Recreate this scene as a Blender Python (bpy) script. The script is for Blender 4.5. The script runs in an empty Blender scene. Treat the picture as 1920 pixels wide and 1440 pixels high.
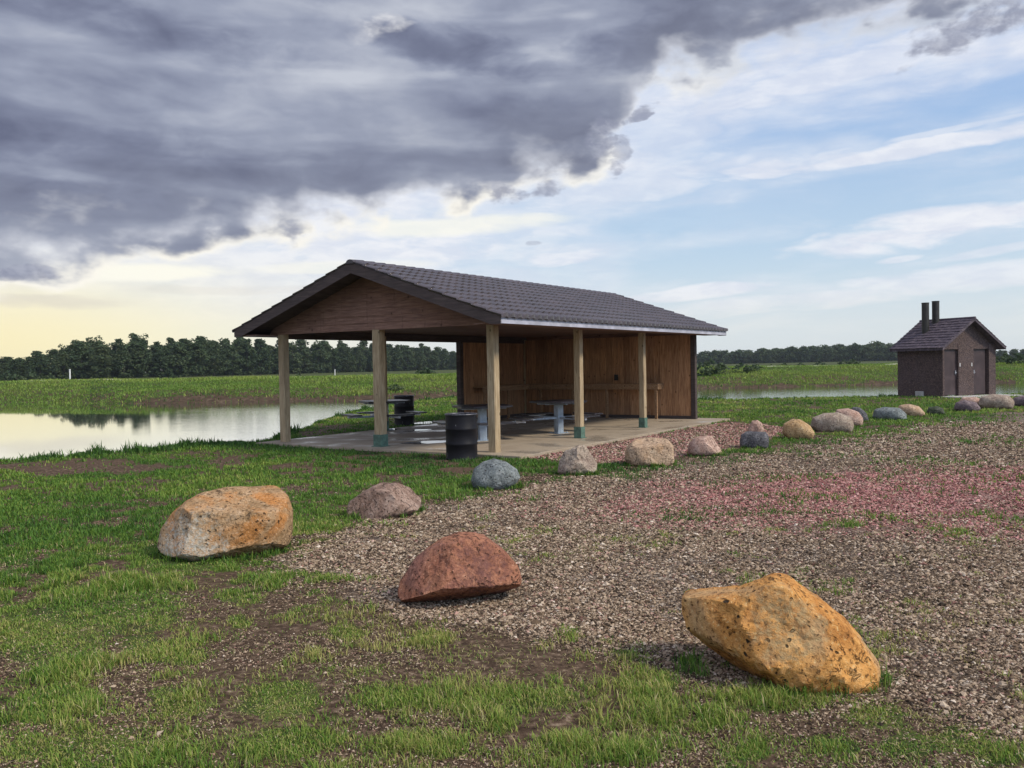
import bpy, bmesh, math, random
import numpy as np
from mathutils import Vector, Matrix, noise as mnoise
R = math.radians
random.seed(7); rng = np.random.default_rng(11)
scene = bpy.context.scene
COL = scene.collection

# ------------------------------------------------------------------ camera
F, PITCH, ROLL, EYE = 1611.8, 0.0222, 0.0182, 1.70      # focal length in 1920-wide pixels
GZ = -0.05                                              # level of the ground round the slab
fw = Vector((0, math.cos(PITCH), -math.sin(PITCH))); up0 = Vector((0, math.sin(PITCH), math.cos(PITCH))); rt0 = Vector((1, 0, 0))
rt = math.cos(ROLL)*rt0 - math.sin(ROLL)*up0; up = math.sin(ROLL)*rt0 + math.cos(ROLL)*up0
cd = bpy.data.cameras.new('camera'); cam = bpy.data.objects.new('camera', cd); COL.objects.link(cam)
cam.matrix_world = Matrix(((rt.x, up.x, -fw.x, 0), (rt.y, up.y, -fw.y, 0), (rt.z, up.z, -fw.z, EYE), (0, 0, 0, 1)))
cd.sensor_width = 36; cd.lens = 36*F/1920; cd.clip_start = .1; cd.clip_end = 6000
scene.camera = cam
def ray(px, py):
    return fw + rt*((px-960)/F) + up*(-(py-720)/F)
def at(px, py, z=GZ):
    d = ray(px, py); t = (z-EYE)/d.z
    return Vector((d.x*t, d.y*t, z))
def proj(X, Y, Z):                                      # numpy world -> pixel
    Z = Z-EYE
    d = X*fw.x+Y*fw.y+Z*fw.z; a = X*rt.x+Y*rt.y+Z*rt.z; b = X*up.x+Y*up.y+Z*up.z
    d = np.where(d < .05, .05, d)
    return 960+a/d*F, 720-b/d*F

# ------------------------------------------------------------------ light
SUN_EL = R(42); SH = Vector((.90, -.43)).normalized()   # horizontal direction towards the light
sd = bpy.data.lights.new('sun', 'SUN'); sd.energy = 3.3; sd.angle = R(10); sd.color = (1, .90, .74)
sun = bpy.data.objects.new('sun', sd); COL.objects.link(sun)
sv = Vector((SH.x*math.cos(SUN_EL), SH.y*math.cos(SUN_EL), math.sin(SUN_EL)))
sun.rotation_euler = sv.to_track_quat('Z', 'Y').to_euler()
scene.view_settings.view_transform = 'Standard'; scene.view_settings.look = 'None'
scene.view_settings.exposure = 0.0; scene.view_settings.gamma = 1

class NT:
    """small helper for writing node trees"""
    def __init__(s, tree): s.t = tree; s.n = tree.nodes; s.l = tree.links
    def new(s, ty, **k):
        n = s.n.new(ty)
        for a, b in k.items(): setattr(n, a, b)
        return n
    def put(s, sock, v):
        if isinstance(v, bpy.types.NodeSocket): s.l.new(v, sock)
        elif v is not None: sock.default_value = v
    def m(s, op, a, b=None, c=None, clamp=False):
        n = s.new('ShaderNodeMath', operation=op, use_clamp=clamp); s.put(n.inputs[0], a)
        if b is not None: s.put(n.inputs[1], b)
        if c is not None: s.put(n.inputs[2], c)
        return n.outputs[0]
    def ramp(s, v, a, b, lo=0., hi=1., smooth=True):
        n = s.new('ShaderNodeMapRange', interpolation_type='SMOOTHSTEP' if smooth else 'LINEAR')
        for i, x in enumerate((v, a, b, lo, hi)): s.put(n.inputs[i], x)
        return n.outputs[0]
    def noise(s, vec=None, scale=1., detail=4., rough=.5, dist=0., col=False):
        n = s.new('ShaderNodeTexNoise'); s.put(n.inputs['Vector'], vec)
        for k, x in (('Scale', scale), ('Detail', detail), ('Roughness', rough), ('Distortion', dist)): n.inputs[k].default_value = x
        return n.outputs[1 if col else 0]
    def voro(s, vec, scale, out='Distance', feature='F1', rand=1.):
        n = s.new('ShaderNodeTexVoronoi', feature=feature); s.put(n.inputs['Vector'], vec); n.inputs['Scale'].default_value = scale
        n.inputs['Randomness'].default_value = rand
        return n.outputs[out]
    def vec(s, x, y, z):
        n = s.new('ShaderNodeCombineXYZ'); s.put(n.inputs[0], x); s.put(n.inputs[1], y); s.put(n.inputs[2], z); return n.outputs[0]
    def mix(s, f, a, b, blend='MIX'):
        n = s.new('ShaderNodeMix', data_type='RGBA', blend_type=blend); s.put(n.inputs[0], f)
        s.put(n.inputs[6], a if isinstance(a, bpy.types.NodeSocket) else (*a, 1)); s.put(n.inputs[7], b if isinstance(b, bpy.types.NodeSocket) else (*b, 1))
        return n.outputs[2]
    def cramp(s, v, stops):
        n = s.new('ShaderNodeValToRGB'); s.put(n.inputs[0], v); e = n.color_ramp.elements
        while len(e) < len(stops): e.new(.5)
        for q, (p, c) in zip(e, stops): q.position = p; q.color = (*c, 1)
        return n.outputs[0]
    def curve(s, v, pts):
        n = s.new('ShaderNodeFloatCurve'); s.put(n.inputs['Value'], v); c = n.mapping.curves[0]
        while len(c.points) < len(pts): c.points.new(.5, .5)
        for q, p in zip(c.points, pts): q.location = p; q.handle_type = 'AUTO'
        n.mapping.update(); return n.outputs[0]
def srgb(r, g, b):
    f = lambda c: (c/255/12.92) if c/255 <= .04045 else ((c/255+.055)/1.055)**2.4
    return (f(r), f(g), f(b))

# ------------------------------------------------------------------ sky
world = bpy.data.worlds.new('World'); scene.world = world; world.use_nodes = True
w = NT(world.node_tree); w.n.clear()
def make_sky():
    g = w.new('ShaderNodeTexCoord').outputs['Generated']
    sp = w.new('ShaderNodeSeparateXYZ'); w.l.new(g, sp.inputs[0]); X, Y, Z = sp.outputs
    hyp = w.m('SQRT', w.m('ADD', w.m('MULTIPLY', X, X), w.m('MULTIPLY', Y, Y)))
    az = w.m('ARCTAN2', X, Y); el = w.m('ARCTAN2', Z, hyp)
    def ae_of(px, py):
        d = ray(px, py); return math.atan2(d.x, d.y), math.atan2(d.z, math.hypot(d.x, d.y))
    # edge of the dark storm cloud: elevation as a function of bearing
    E = [(-60, 560), (0, 523), (90, 512), (190, 494), (300, 476), (430, 450), (520, 440), (600, 428), (660, 408), (760, 398), (850, 390), (920, 366), (980, 352), (1060, 345), (1120, 322), (1165, 262), (1215, 178), (1290, 136), (1400, 104), (1500, 90), (1620, 66), (1760, 30), (1920, -40)]
    nrm = [((a+1.6)/3.2, e/.8) for a, e in (ae_of(q[0], q[1]-15) for q in E)]
    nrm = [(0., .09)] + nrm + [(.80, .70), (1., .85)]
    edge = w.m('MULTIPLY', w.curve(w.ramp(az, -1.6, 1.6, 0, 1, False), nrm), .8)
    ae = w.vec(az, w.m('MULTIPLY', el, 1.5), 0)
    def layer(scale, rot, sc, detail, rough, dist, loc=(0, 0, 0)):
        n = w.new('ShaderNodeMapping'); w.l.new(ae, n.inputs[0]); n.inputs['Rotation'].default_value = (0, 0, rot); n.inputs['Scale'].default_value = (*scale, 1); n.inputs['Location'].default_value = loc
        return w.noise(n.outputs[0], sc, detail, rough, dist)
    n_big = layer((1, 1.2), 0, 6.5, 2, .5, 0.); n_mid = layer((1, 1.1), 0, 15., 4, .48, .15, (2, 5, 0)); n_fine = layer((1, 1), 0, 60., 4, .6, .2)
    wob = w.m('ADD', w.m('MULTIPLY', w.m('SUBTRACT', n_big, .5), .05), w.m('ADD', w.m('MULTIPLY', w.m('SUBTRACT', n_mid, .5), .095), w.m('MULTIPLY', w.m('SUBTRACT', w.voro(w.mix(.10, w.vec(az, w.m('MULTIPLY', el, 1.3), 0), w.noise(ae, 20., 3., .5, 0., True)), 26.), .42), -.014)))
    dist = w.m('ADD', w.m('SUBTRACT', el, edge), wob)
    def shape(px, py, rx, ry, tilt=0., nz=None, amt=1., soft=(1., .1)):
        a0, e0 = ae_of(px, py); ca, sa = math.cos(R(tilt)), math.sin(R(tilt)); da = w.m('SUBTRACT', az, a0); de = w.m('SUBTRACT', el, e0)
        u = w.m('ADD', w.m('MULTIPLY', da, ca*F/rx), w.m('MULTIPLY', de, sa*F/rx)); v = w.m('ADD', w.m('MULTIPLY', da, -sa*F/ry), w.m('MULTIPLY', de, ca*F/ry))
        q = w.m('ADD', w.m('MULTIPLY', u, u), w.m('MULTIPLY', v, v))
        if nz is not None: q = w.m('ADD', q, w.m('MULTIPLY', w.m('SUBTRACT', nz, .5), 3.6*amt))
        return w.ramp(q, *soft)
    def mx(*a):
        r = a[0]
        for q in a[1:]: r = w.m('MAXIMUM', r, q)
        return r
    # ---- clear part: sky texture, deepened, paling towards the horizon
    sk = w.new('ShaderNodeTexSky', sky_type='NISHITA', sun_disc=False); sk.sun_elevation = SUN_EL
    sk.sun_rotation = math.atan2(SH.x, SH.y); sk.air_density = 1.; sk.dust_density = .6
    nish = w.mix(1., sk.outputs[0], (.085, .085, .085), 'MULTIPLY')
    blue = w.mix(w.ramp(el, .04, .36), srgb(204, 226, 243), srgb(152, 188, 237))
    base = w.mix(.86, nish, blue); base = w.mix(w.ramp(el, .13, .0), base, srgb(222, 229, 231))
    s1 = layer((1., 5.), -.10, 3., 6, .52, .25, (1, 2, 0)); s2 = layer((1.2, 3.2), .10, 7., 7, .56, .35, (4, 1, 0)); s3 = layer((1, 2), .05, 18, 5, .6, .3)
    sn = w.m('ADD', w.m('MULTIPLY', s1, .45), w.m('MULTIPLY', s2, .55))
    # broad soft cirrus veil: dense by the storm cloud and over the left, thin to the right
    veil = w.m('ADD', w.m('ADD', w.m('MULTIPLY', w.ramp(dist, -.20, -.005), .62), w.m('MULTIPLY', w.ramp(az, .12, -.25), .40)), w.m('MULTIPLY', w.m('SUBTRACT', sn, .46), 2.4), clamp=True)
    S = mx(w.m('MULTIPLY', shape(1700, 282, 420, 17, 4, s2, .9), .95), w.m('MULTIPLY', shape(1480, 302, 190, 24, 2, s2, .8), .9),
           w.m('MULTIPLY', shape(1780, 425, 290, 38, 6, s2, .9), 1.), w.m('MULTIPLY', shape(1580, 452, 90, 18, 10, s2, .7), .8),
           w.m('MULTIPLY', shape(1080, 477, 170, 22, 3, s2, .9), .9), w.m('MULTIPLY', shape(1700, 535, 460, 26, 5, s2, .9), .75), w.m('MULTIPLY', shape(1320, 545, 200, 16, 4, s2, .8), .9),
           w.m('MULTIPLY', shape(1560, 140, 420, 42, 9, s2, .6), .85), w.m('MULTIPLY', shape(1180, 350, 240, 50, 10, s2, .7), .72), w.m('MULTIPLY', shape(1250, 240, 150, 90, 20, s2, .6), .65),
           w.m('MULTIPLY', shape(1830, 232, 160, 7, 5, s2, .6), .6), w.m('MULTIPLY', shape(1690, 486, 45, 8, 5, s2, .6), .7), w.m('MULTIPLY', shape(1860, 470, 120, 10, 7, s2, .6), .6))
    Hh = mx(w.m('MULTIPLY', shape(1800, 200, 260, 45, 3, s2, .5), .9), w.m('MULTIPLY', shape(1600, 365, 420, 42, 5, s2, .6), .95), w.m('MULTIPLY', shape(1300, 405, 240, 26, 4, s2, .6), .9), w.m('MULTIPLY', shape(1480, 495, 330, 20, 3, s2, .6), .7), w.m('MULTIPLY', shape(1500, 250, 160, 30, 4, s2, .6), .5))
    cm = w.m('MULTIPLY', veil, w.m('SUBTRACT', 1., w.m('MULTIPLY', Hh, .75), clamp=True)); cm = w.m('MAXIMUM', cm, S)
    cir = w.mix(w.ramp(s3, .35, .65), srgb(226, 230, 242), srgb(244, 245, 250)); cir = w.mix(w.ramp(el, .09, .03), cir, srgb(240, 240, 236))
    sky = w.mix(w.m('MULTIPLY', cm, .90), base, cir)
    sky = w.mix(w.m('MULTIPLY', w.m('MULTIPLY', shape(980, 440, 520, 60, 4, s2, .8), w.ramp(s3, .6, .4)), .30), sky, srgb(196, 218, 240))
    gl = w.m('MULTIPLY', w.ramp(az, -.02, -.50), w.ramp(el, .16, .01))
    sky = w.mix(w.m('MULTIPLY', gl, .95), sky, srgb(255, 248, 212))
    sky = w.mix(w.m('MULTIPLY', w.m('MULTIPLY', w.ramp(az, -.30, -.56), w.ramp(el, .13, .02)), .65), sky, srgb(255, 240, 186))
    sky = w.mix(mx(w.m('MULTIPLY', shape(60, 567, 170, 16, 0, s2, .8), .45), w.m('MULTIPLY', shape(560, 545, 300, 12, 0, s2, .8), .25)), sky, srgb(214, 208, 200))
    sky = w.mix(mx(shape(220, 512, 260, 17, 3, s2, .7), w.m('MULTIPLY', shape(640, 500, 220, 14, 2, s2, .7), .55), w.m('MULTIPLY', shape(860, 425, 230, 22, 3, s2, .7), .7)), sky, srgb(255, 253, 240))
    lin = w.m('MULTIPLY', w.m('MULTIPLY', w.ramp(dist, -.030, -.004), w.ramp(n_mid, .36, .60)), w.ramp(az, .35, -.1, .35, 1.))
    sky = w.mix(lin, sky, srgb(255, 251, 240))
    # ---- storm cloud body: soft folds, few fine details
    a1 = layer((1, 2.6), .12, 2.6, 3, .5, .3); a2 = layer((1, 1.9), -.12, 6.5, 4, .5, .35, (3, 3, 0)); a3 = layer((1, 1.5), .2, 15., 5, .55, .3, (6, 1, 0)); a4 = layer((1, 3.6), .10, 4.2, 3, .45, .9, (8, 2, 0))
    v = w.m('ADD', w.m('ADD', w.m('MULTIPLY', a1, .30), w.m('MULTIPLY', a2, .30)), w.m('ADD', w.m('MULTIPLY', a3, .16), w.m('MULTIPLY', a4, .24)))
    v = w.ramp(v, .36, .64, 0, 1, False)
    lt = mx(w.m('MULTIPLY', shape(660, 130, 260, 130, 15, a2, 1.1, (1.5, -.8)), .46), w.m('MULTIPLY', shape(130, 75, 230, 26, -5, a3, .6, (1.3, -.3)), .22), w.m('MULTIPLY', shape(490, 30, 130, 65, 0, a2, 1.1, (1.5, -.8)), .35), w.m('MULTIPLY', shape(1160, 130, 110, 50, 0, a2, 1.1, (1.5, -.8)), .3), w.m('MULTIPLY', shape(140, 465, 260, 42, 3, a3, .6, (1.3, -.3)), .22),
            w.m('MULTIPLY', shape(1000, 110, 130, 50, 0, a2, 1.1, (1.5, -.8)), .35), w.m('MULTIPLY', shape(120, 330, 210, 12, -4, a2, .5, (1.3, -.3)), .22), w.m('MULTIPLY', shape(400, 360, 230, 12, -7, a2, .5, (1.3, -.3)), .16))
    dk = mx(w.m('MULTIPLY', shape(860, 95, 180, 42, -10, a3, .6, (1.3, -.2)), .42), w.m('MULTIPLY', shape(1310, 60, 260, 50, 5, a3, .6, (1.3, -.2)), .40), w.m('MULTIPLY', shape(330, 320, 520, 60, -3, a3, .5, (1.3, -.2)), .28), w.m('MULTIPLY', shape(180, 25, 330, 40, -6, a3, .5, (1.3, -.2)), .35), w.m('MULTIPLY', shape(1020, 250, 160, 70, -5, a3, .5, (1.3, -.2)), .22), w.m('MULTIPLY', shape(760, 370, 330, 30, 2, a3, .5, (1.3, -.2)), .18))
    v = w.m('SUBTRACT', w.m('ADD', w.m('MULTIPLY_ADD', v, .95, .0), lt), dk, clamp=True)
    body = w.cramp(v, [(0., srgb(106, 112, 136)), (.35, srgb(130, 137, 160)), (.65, srgb(156, 163, 183)), (1., srgb(197, 202, 214))])
    warm = w.ramp(dist, .14, .0); body = w.mix(w.m('MULTIPLY', warm, .30), body, srgb(150, 155, 168))
    thin = w.m('MULTIPLY', w.ramp(dist, .038, .0), w.ramp(n_mid, .66, .40)); body = w.mix(w.m('MULTIPLY', thin, .8), body, srgb(205, 208, 218))
    nf2 = layer((1, 1.3), .3, 34., 3, .5, .3, (9, 2, 0)); gp = mx(shape(716, 46, 60, 24, 12, nf2, 1.4, (1.0, -1.3)), w.m('MULTIPLY', shape(680, 60, 34, 34, 0, nf2, 1.2, (1.0, -1.4)), .6), w.m('MULTIPLY', shape(130, 392, 90, 34, 15, nf2, 1.2, (1.0, -2.)), .55))
    body = w.mix(w.m('MULTIPLY', gp, .85), body, srgb(236, 236, 238))
    mask = w.ramp(w.m('ADD', dist, w.m('MULTIPLY', w.m('SUBTRACT', n_fine, .5), .010)), -.012, .014); soft_r = w.m('MULTIPLY', w.ramp(dist, -.03, .03), w.ramp(az, .16, .3)); mask = w.m('MAXIMUM', mask, w.m('MULTIPLY', soft_r, .8))
    fin = w.mix(mask, sky, body)
    nn = w.m('ADD', w.m('MULTIPLY', n_mid, .6), w.m('MULTIPLY', n_fine, .4))
    nn = w.m('ADD', w.m('MULTIPLY', nf2, .7), w.m('MULTIPLY', n_fine, .3)); sc = mx(w.m('MULTIPLY', shape(1205, 212, 42, 13, 22, nn, 1.3, (.9, .2)), .8), w.m('MULTIPLY', shape(1028, 350, 34, 22, 10, nn, 1.5, (1.1, -.3)), .75), w.m('MULTIPLY', shape(950, 360, 42, 24, -5, nn, 1.5, (1.1, -.3)), .8), w.m('MULTIPLY', shape(1162, 290, 22, 44, -8, nn, 1.3, (.9, .2)), .6), w.m('MULTIPLY', shape(1130, 255, 36, 44, 20, nn, 1.2, (.9, .2)), .8), w.m('MULTIPLY', shape(548, 436, 24, 26, 0, nn, 1.6, (1.1, -.3)), .7), w.m('MULTIPLY', shape(1850, 40, 140, 34, 12, nn, 1.2, (1.1, -.1)), .85), w.m('MULTIPLY', shape(45, 512, 70, 14, 5, nn, 1., (1.1, .1)), .8), w.m('MULTIPLY', shape(1000, 456, 16, 5, 0, nn, 1., (1.1, .1)), .4))
    fin = w.mix(sc, fin, w.mix(w.ramp(n_fine, .35, .65), srgb(142, 147, 168), srgb(172, 176, 192)))
    # added fill light: unseen sky behind the camera and overhead is brightened
    bk = w.m('ADD', w.m('MULTIPLY', w.m('MULTIPLY', w.ramp(Y, .0, -.7), w.ramp(Z, .02, .4)), BACK_FILL), w.m('MULTIPLY', w.ramp(Z, .50, .85), BACK_FILL*.7))
    fin = w.mix(1., fin, w.vec(w.m('ADD', 1., bk), w.m('ADD', 1., w.m('MULTIPLY', bk, .96)), w.m('ADD', 1., w.m('MULTIPLY', bk, .88))), 'MULTIPLY')
    fin = w.mix(w.ramp(Z, .0, -.04), fin, (.08, .075, .06))
    bg = w.new('ShaderNodeBackground'); w.l.new(fin, bg.inputs[0]); bg.inputs[1].default_value = 1.
    w.l.new(bg.outputs[0], w.new('ShaderNodeOutputWorld').inputs[0])
    world.cycles.sampling_method = 'MANUAL'; world.cycles.sample_map_resolution = 512
BACK_FILL = 1.6
make_sky()

# ------------------------------------------------------------------ object helpers
def tag(o, label=None, cat=None, group=None, kind=None):
    for k, v_ in (('label', label), ('category', cat), ('group', group), ('kind', kind)):
        if v_: o[k] = v_
    return o
def empty(name, loc=(0, 0, 0), rz=0., **k):
    o = bpy.data.objects.new(name, None); COL.objects.link(o); o.location = loc; o.rotation_euler = (0, 0, rz); o.empty_display_size = .2
    return tag(o, **k)
def npmesh(name, V, faces, mat, attrs=None, smooth=False, parent=None):
    """V (n,3); faces (m,k) integer array of equal sized faces"""
    V = np.asarray(V, dtype=np.float32); faces = np.asarray(faces, dtype=np.int32); k = faces.shape[1]
    me = bpy.data.meshes.new(name); me.vertices.add(len(V)); me.vertices.foreach_set('co', V.ravel())
    me.loops.add(faces.size); me.loops.foreach_set('vertex_index', faces.ravel())
    me.polygons.add(len(faces)); me.polygons.foreach_set('loop_start', np.arange(0, faces.size, k, dtype=np.int32))
    me.polygons.foreach_set('use_smooth', np.full(len(faces), smooth))
    me.update(calc_edges=True)
    for an, av in (attrs or {}).items():
        a = me.attributes.new(an, 'FLOAT', 'POINT'); a.data.foreach_set('value', np.asarray(av, dtype=np.float32).ravel())
    me.materials.append(mat)
    o = bpy.data.objects.new(name, me); COL.objects.link(o)
    if parent: o.parent = parent
    return o
class MB:
    def __init__(s): s.b = bmesh.new()
    def box(s, x0, y0, z0, x1, y1, z1, M=None, bev=0.):
        r = bmesh.ops.create_cube(s.b, size=1.); vs = r['verts']
        for q in vs: q.co = Vector(((x0+x1)/2+q.co.x*(x1-x0), (y0+y1)/2+q.co.y*(y1-y0), (z0+z1)/2+q.co.z*(z1-z0)))
        if bev:
            es = list({e for q in vs for e in q.link_edges}); rr = bmesh.ops.bevel(s.b, geom=es, offset=bev, segments=2, affect='EDGES', profile=.6)
            vs = list({q for f in rr['faces'] for q in f.verts} | {q for q in vs if q.is_valid})
        if M: bmesh.ops.transform(s.b, matrix=M, verts=vs)
        return vs
    def prism(s, pts, vec):
        """extrude polygon of 3d points along vec"""
        a = [s.b.verts.new(p) for p in pts]; b = [s.b.verts.new(Vector(p)+Vector(vec)) for p in pts]; n = len(a)
        s.b.faces.new(a[::-1]); s.b.faces.new(b)
        for i in range(n): s.b.faces.new((a[i], a[(i+1) % n], b[(i+1) % n], b[i]))
    def lathe(s, prof, seg=32, M=None, jit=0.):
        rings = []
        for (r, z) in prof:
            rings.append([s.b.verts.new((r*math.cos(2*math.pi*i/seg), r*math.sin(2*math.pi*i/seg), z)) for i in range(seg)])
        for a, b in zip(rings, rings[1:]):
            for i in range(seg): s.b.faces.new((a[i], a[(i+1) % seg], b[(i+1) % seg], b[i]))
        s.b.faces.new(rings[0][::-1]); s.b.faces.new(rings[-1])
        if M: bmesh.ops.transform(s.b, matrix=M, verts=[q for r in rings for q in r])
    def tube(s, a, b, r, seg=8, r2=None):
        a, b = Vector(a), Vector(b); q = (b-a).to_track_quat('Z', 'Y').to_matrix().to_4x4(); L = (b-a).length
        s.lathe([(r, 0), (r if r2 is None else r2, L)], seg, Matrix.Translation(a) @ q)
    def build(s, name, mat, parent=None, smooth=False):
        bmesh.ops.recalc_face_normals(s.b, faces=s.b.faces)
        me = bpy.data.meshes.new(name); s.b.to_mesh(me); s.b.free(); me.materials.append(mat)
        if smooth:
            for p in me.polygons: p.use_smooth = True
            me.set_sharp_from_angle(angle=R(35))
        o = bpy.data.objects.new(name, me); COL.objects.link(o)
        if parent: o.parent = parent
        return o

def vnoise(x, y, seed=0):
    xi = np.floor(x).astype(np.int64); yi = np.floor(y).astype(np.int64); xf = x-xi; yf = y-yi
    def h(a, b):
        n = (a*374761393 + b*668265263 + seed*1442695041) & 0xffffffff
        n = ((n ^ (n >> 13))*1274126177) & 0xffffffff
        return ((n ^ (n >> 16)) & 0xffff)/65535.
    u = xf*xf*(3-2*xf); v_ = yf*yf*(3-2*yf)
    return (h(xi, yi)*(1-u)+h(xi+1, yi)*u)*(1-v_)+(h(xi, yi+1)*(1-u)+h(xi+1, yi+1)*u)*v_
def fbm(x, y, sc, oc=4, seed=0):
    t = 0; a = .5; s_ = 0
    for i in range(oc):
        t = t+a*vnoise(x*sc+17.3*i, y*sc-9.1*i, seed+i); s_ += a; a *= .55; sc *= 2.03
    return t/s_
def sstep(x, a, b):
    t = np.clip((x-a)/(b-a), 0, 1); return t*t*(3-2*t)

# ------------------------------------------------------------------ materials
def mat(name):
    m_ = bpy.data.materials.new(name); m_.use_nodes = True; t = NT(m_.node_tree); b = t.n['Principled BSDF']
    return m_, t, b
def bump(t, b, h, strength, dist=.01):
    n = t.new('ShaderNodeBump'); n.inputs['Strength'].default_value = strength; n.inputs['Distance'].default_value = dist
    t.put(n.inputs['Height'], h); t.l.new(n.outputs[0], b.inputs['Normal'])
def objco(t): return t.new('ShaderNodeTexCoord').outputs['Object']
def mapping(t, v, scale=(1, 1, 1), rot=(0, 0, 0), loc=(0, 0, 0)):
    n = t.new('ShaderNodeMapping'); t.l.new(v, n.inputs[0]); n.inputs['Scale'].default_value = scale; n.inputs['Rotation'].default_value = rot; n.inputs['Location'].default_value = loc
    return n.outputs[0]
def wood(name, c0, c1, c2, grain=(9, 9, .7), knots=True, rough=.75, plank=None, dark=.35):
    m_, t, b = mat(name); o = objco(t)
    g = t.noise(mapping(t, o, grain), 3.5, 8, .65, .6); g2 = t.noise(o, 1.3, 5, .55)
    c = t.cramp(t.ramp(g, .3, .7, 0, 1, False), [(0, c0), (.5, c1), (1, c2)])
    c = t.mix(t.ramp(g2, .45, .75, 0, .55), c, tuple(x*.62 for x in c1))
    h = g
    if knots:
        k = t.voro(mapping(t, o, (3.1, 3.1, 2.2)), 1.4); kk = t.ramp(k, .13, .05); c = t.mix(t.m('MULTIPLY', kk, .75), c, tuple(x*.3 for x in c0))
        st_ = t.noise(mapping(t, o, (7, 7, .5)), 2.6, 4, .5); c = t.mix(t.ramp(st_, .6, .78, 0, .45), c, tuple(x*.4 for x in c0))
    if plank:                                    # groove spacing in metres along axis index, with one tone per board
        ax, wd = plank; sp = t.new('ShaderNodeSeparateXYZ'); t.l.new(o, sp.inputs[0])
        q = sp.outputs[ax] if isinstance(ax, int) else t.m('ADD', sp.outputs[0], sp.outputs[1])
        u = t.m('DIVIDE', q, wd); fr = t.m('FRACT', u); fl = t.m('FLOOR', u)
        wn = t.new('ShaderNodeTexWhiteNoise', noise_dimensions='1D'); t.l.new(fl, wn.inputs['W'])
        c = t.mix(t.m('MULTIPLY', wn.outputs[0], .38), c, tuple(x*.45 for x in c0))
        gr = t.m('ABSOLUTE', t.m('SUBTRACT', fr, .5)); gv = t.ramp(gr, .47, .5); c = t.mix(t.m('MULTIPLY', gv, .8), c, (.012, .009, .007))
        h = t.m('SUBTRACT', t.m('MULTIPLY', g, .35), gv)
    t.l.new(c, b.inputs['Base Color']); b.inputs['Roughness'].default_value = rough; bump(t, b, h, .45, .006); b.inputs['Specular IOR Level'].default_value = .25
    return m_
M_post = wood('weathered_post_wood', (.18, .125, .07), (.37, .28, .17), (.53, .43, .29), (14, 14, .8))
M_wall = wood('barn_board', (.19, .092, .048), (.46, .245, .125), (.64, .38, .205), (9, 9, .7), plank=('xy', .2))
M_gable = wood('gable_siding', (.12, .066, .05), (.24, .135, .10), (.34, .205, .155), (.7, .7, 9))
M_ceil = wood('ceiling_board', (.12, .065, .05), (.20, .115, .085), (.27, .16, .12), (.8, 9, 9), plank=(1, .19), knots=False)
M_trim = wood('dark_trim', (.045, .034, .032), (.075, .056, .052), (.12, .09, .08), (.7, .7, 9), knots=False)
M_counter = wood('counter_board', (.16, .09, .05), (.30, .18, .10), (.42, .28, .17), (1, 9, 9))
def plain(name, col, rough=.6, metal=0., var=.3, sc=6., bmp=.1, spec=.4):
    m_, t, b = mat(name); o = objco(t); n = t.noise(o, sc, 6, .6)
    c = t.mix(t.ramp(n, .35, .7), tuple(x*(1-var) for x in col), tuple(min(1, x*(1+var)) for x in col))
    t.l.new(c, b.inputs['Base Color']); t.l.new(t.ramp(n, .3, .7, rough-.1, min(1, rough+.1)), b.inputs['Roughness']); b.inputs['Metallic'].default_value = metal
    b.inputs['Specular IOR Level'].default_value = spec
    if bmp: bump(t, b, n, bmp, .01)
    return m_
M_fascia = plain('fascia_paint', (.40, .40, .47), .42, 0, .22, 3., .1)
M_roof = plain('roof_tile', (.060, .047, .051), .24, 0, .3, 2.2, .1, .7)
M_green = plain('green_steel_shoe', (.085, .155, .12), .5, 0, .3, 12, .1)
M_blue = plain('pale_blue_steel', (.29, .35, .42), .4, 0, .2, 9, .1)
M_seat = plain('plastic_coated_steel', (.022, .020, .027), .38, 0, .5, 20, .3)
M_brkt = plain('galvanised_bracket', (.45, .46, .5), .35, .6, .2, 14, .1)
M_black = plain('black_box', (.012, .012, .013), .5)
M_white = plain('white_paint', (.72, .72, .70), .5, 0, .1)
def drum_mat():
    m_, t, b = mat('scuffed_black_drum'); o = objco(t)
    n = t.noise(mapping(t, o, (9, 9, 2.2)), 1.6, 8, .7, .4); s2 = t.noise(o, 26, 4, .6)
    ch = t.m('MULTIPLY', t.ramp(n, .655, .685), t.ramp(s2, .45, .6)); rs = t.ramp(t.noise(o, 5, 6, .65), .55, .75)
    c = t.mix(t.m('MULTIPLY', rs, .4), (.006, .0055, .008), (.02, .013, .011)); c = t.mix(ch, c, (.5, .49, .5))
    t.l.new(c, b.inputs['Base Color']); b.inputs['Roughness'].default_value = .5; b.inputs['Specular IOR Level'].default_value = .22; bump(t, b, n, .2, .01); return m_
M_drum = drum_mat()
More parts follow.
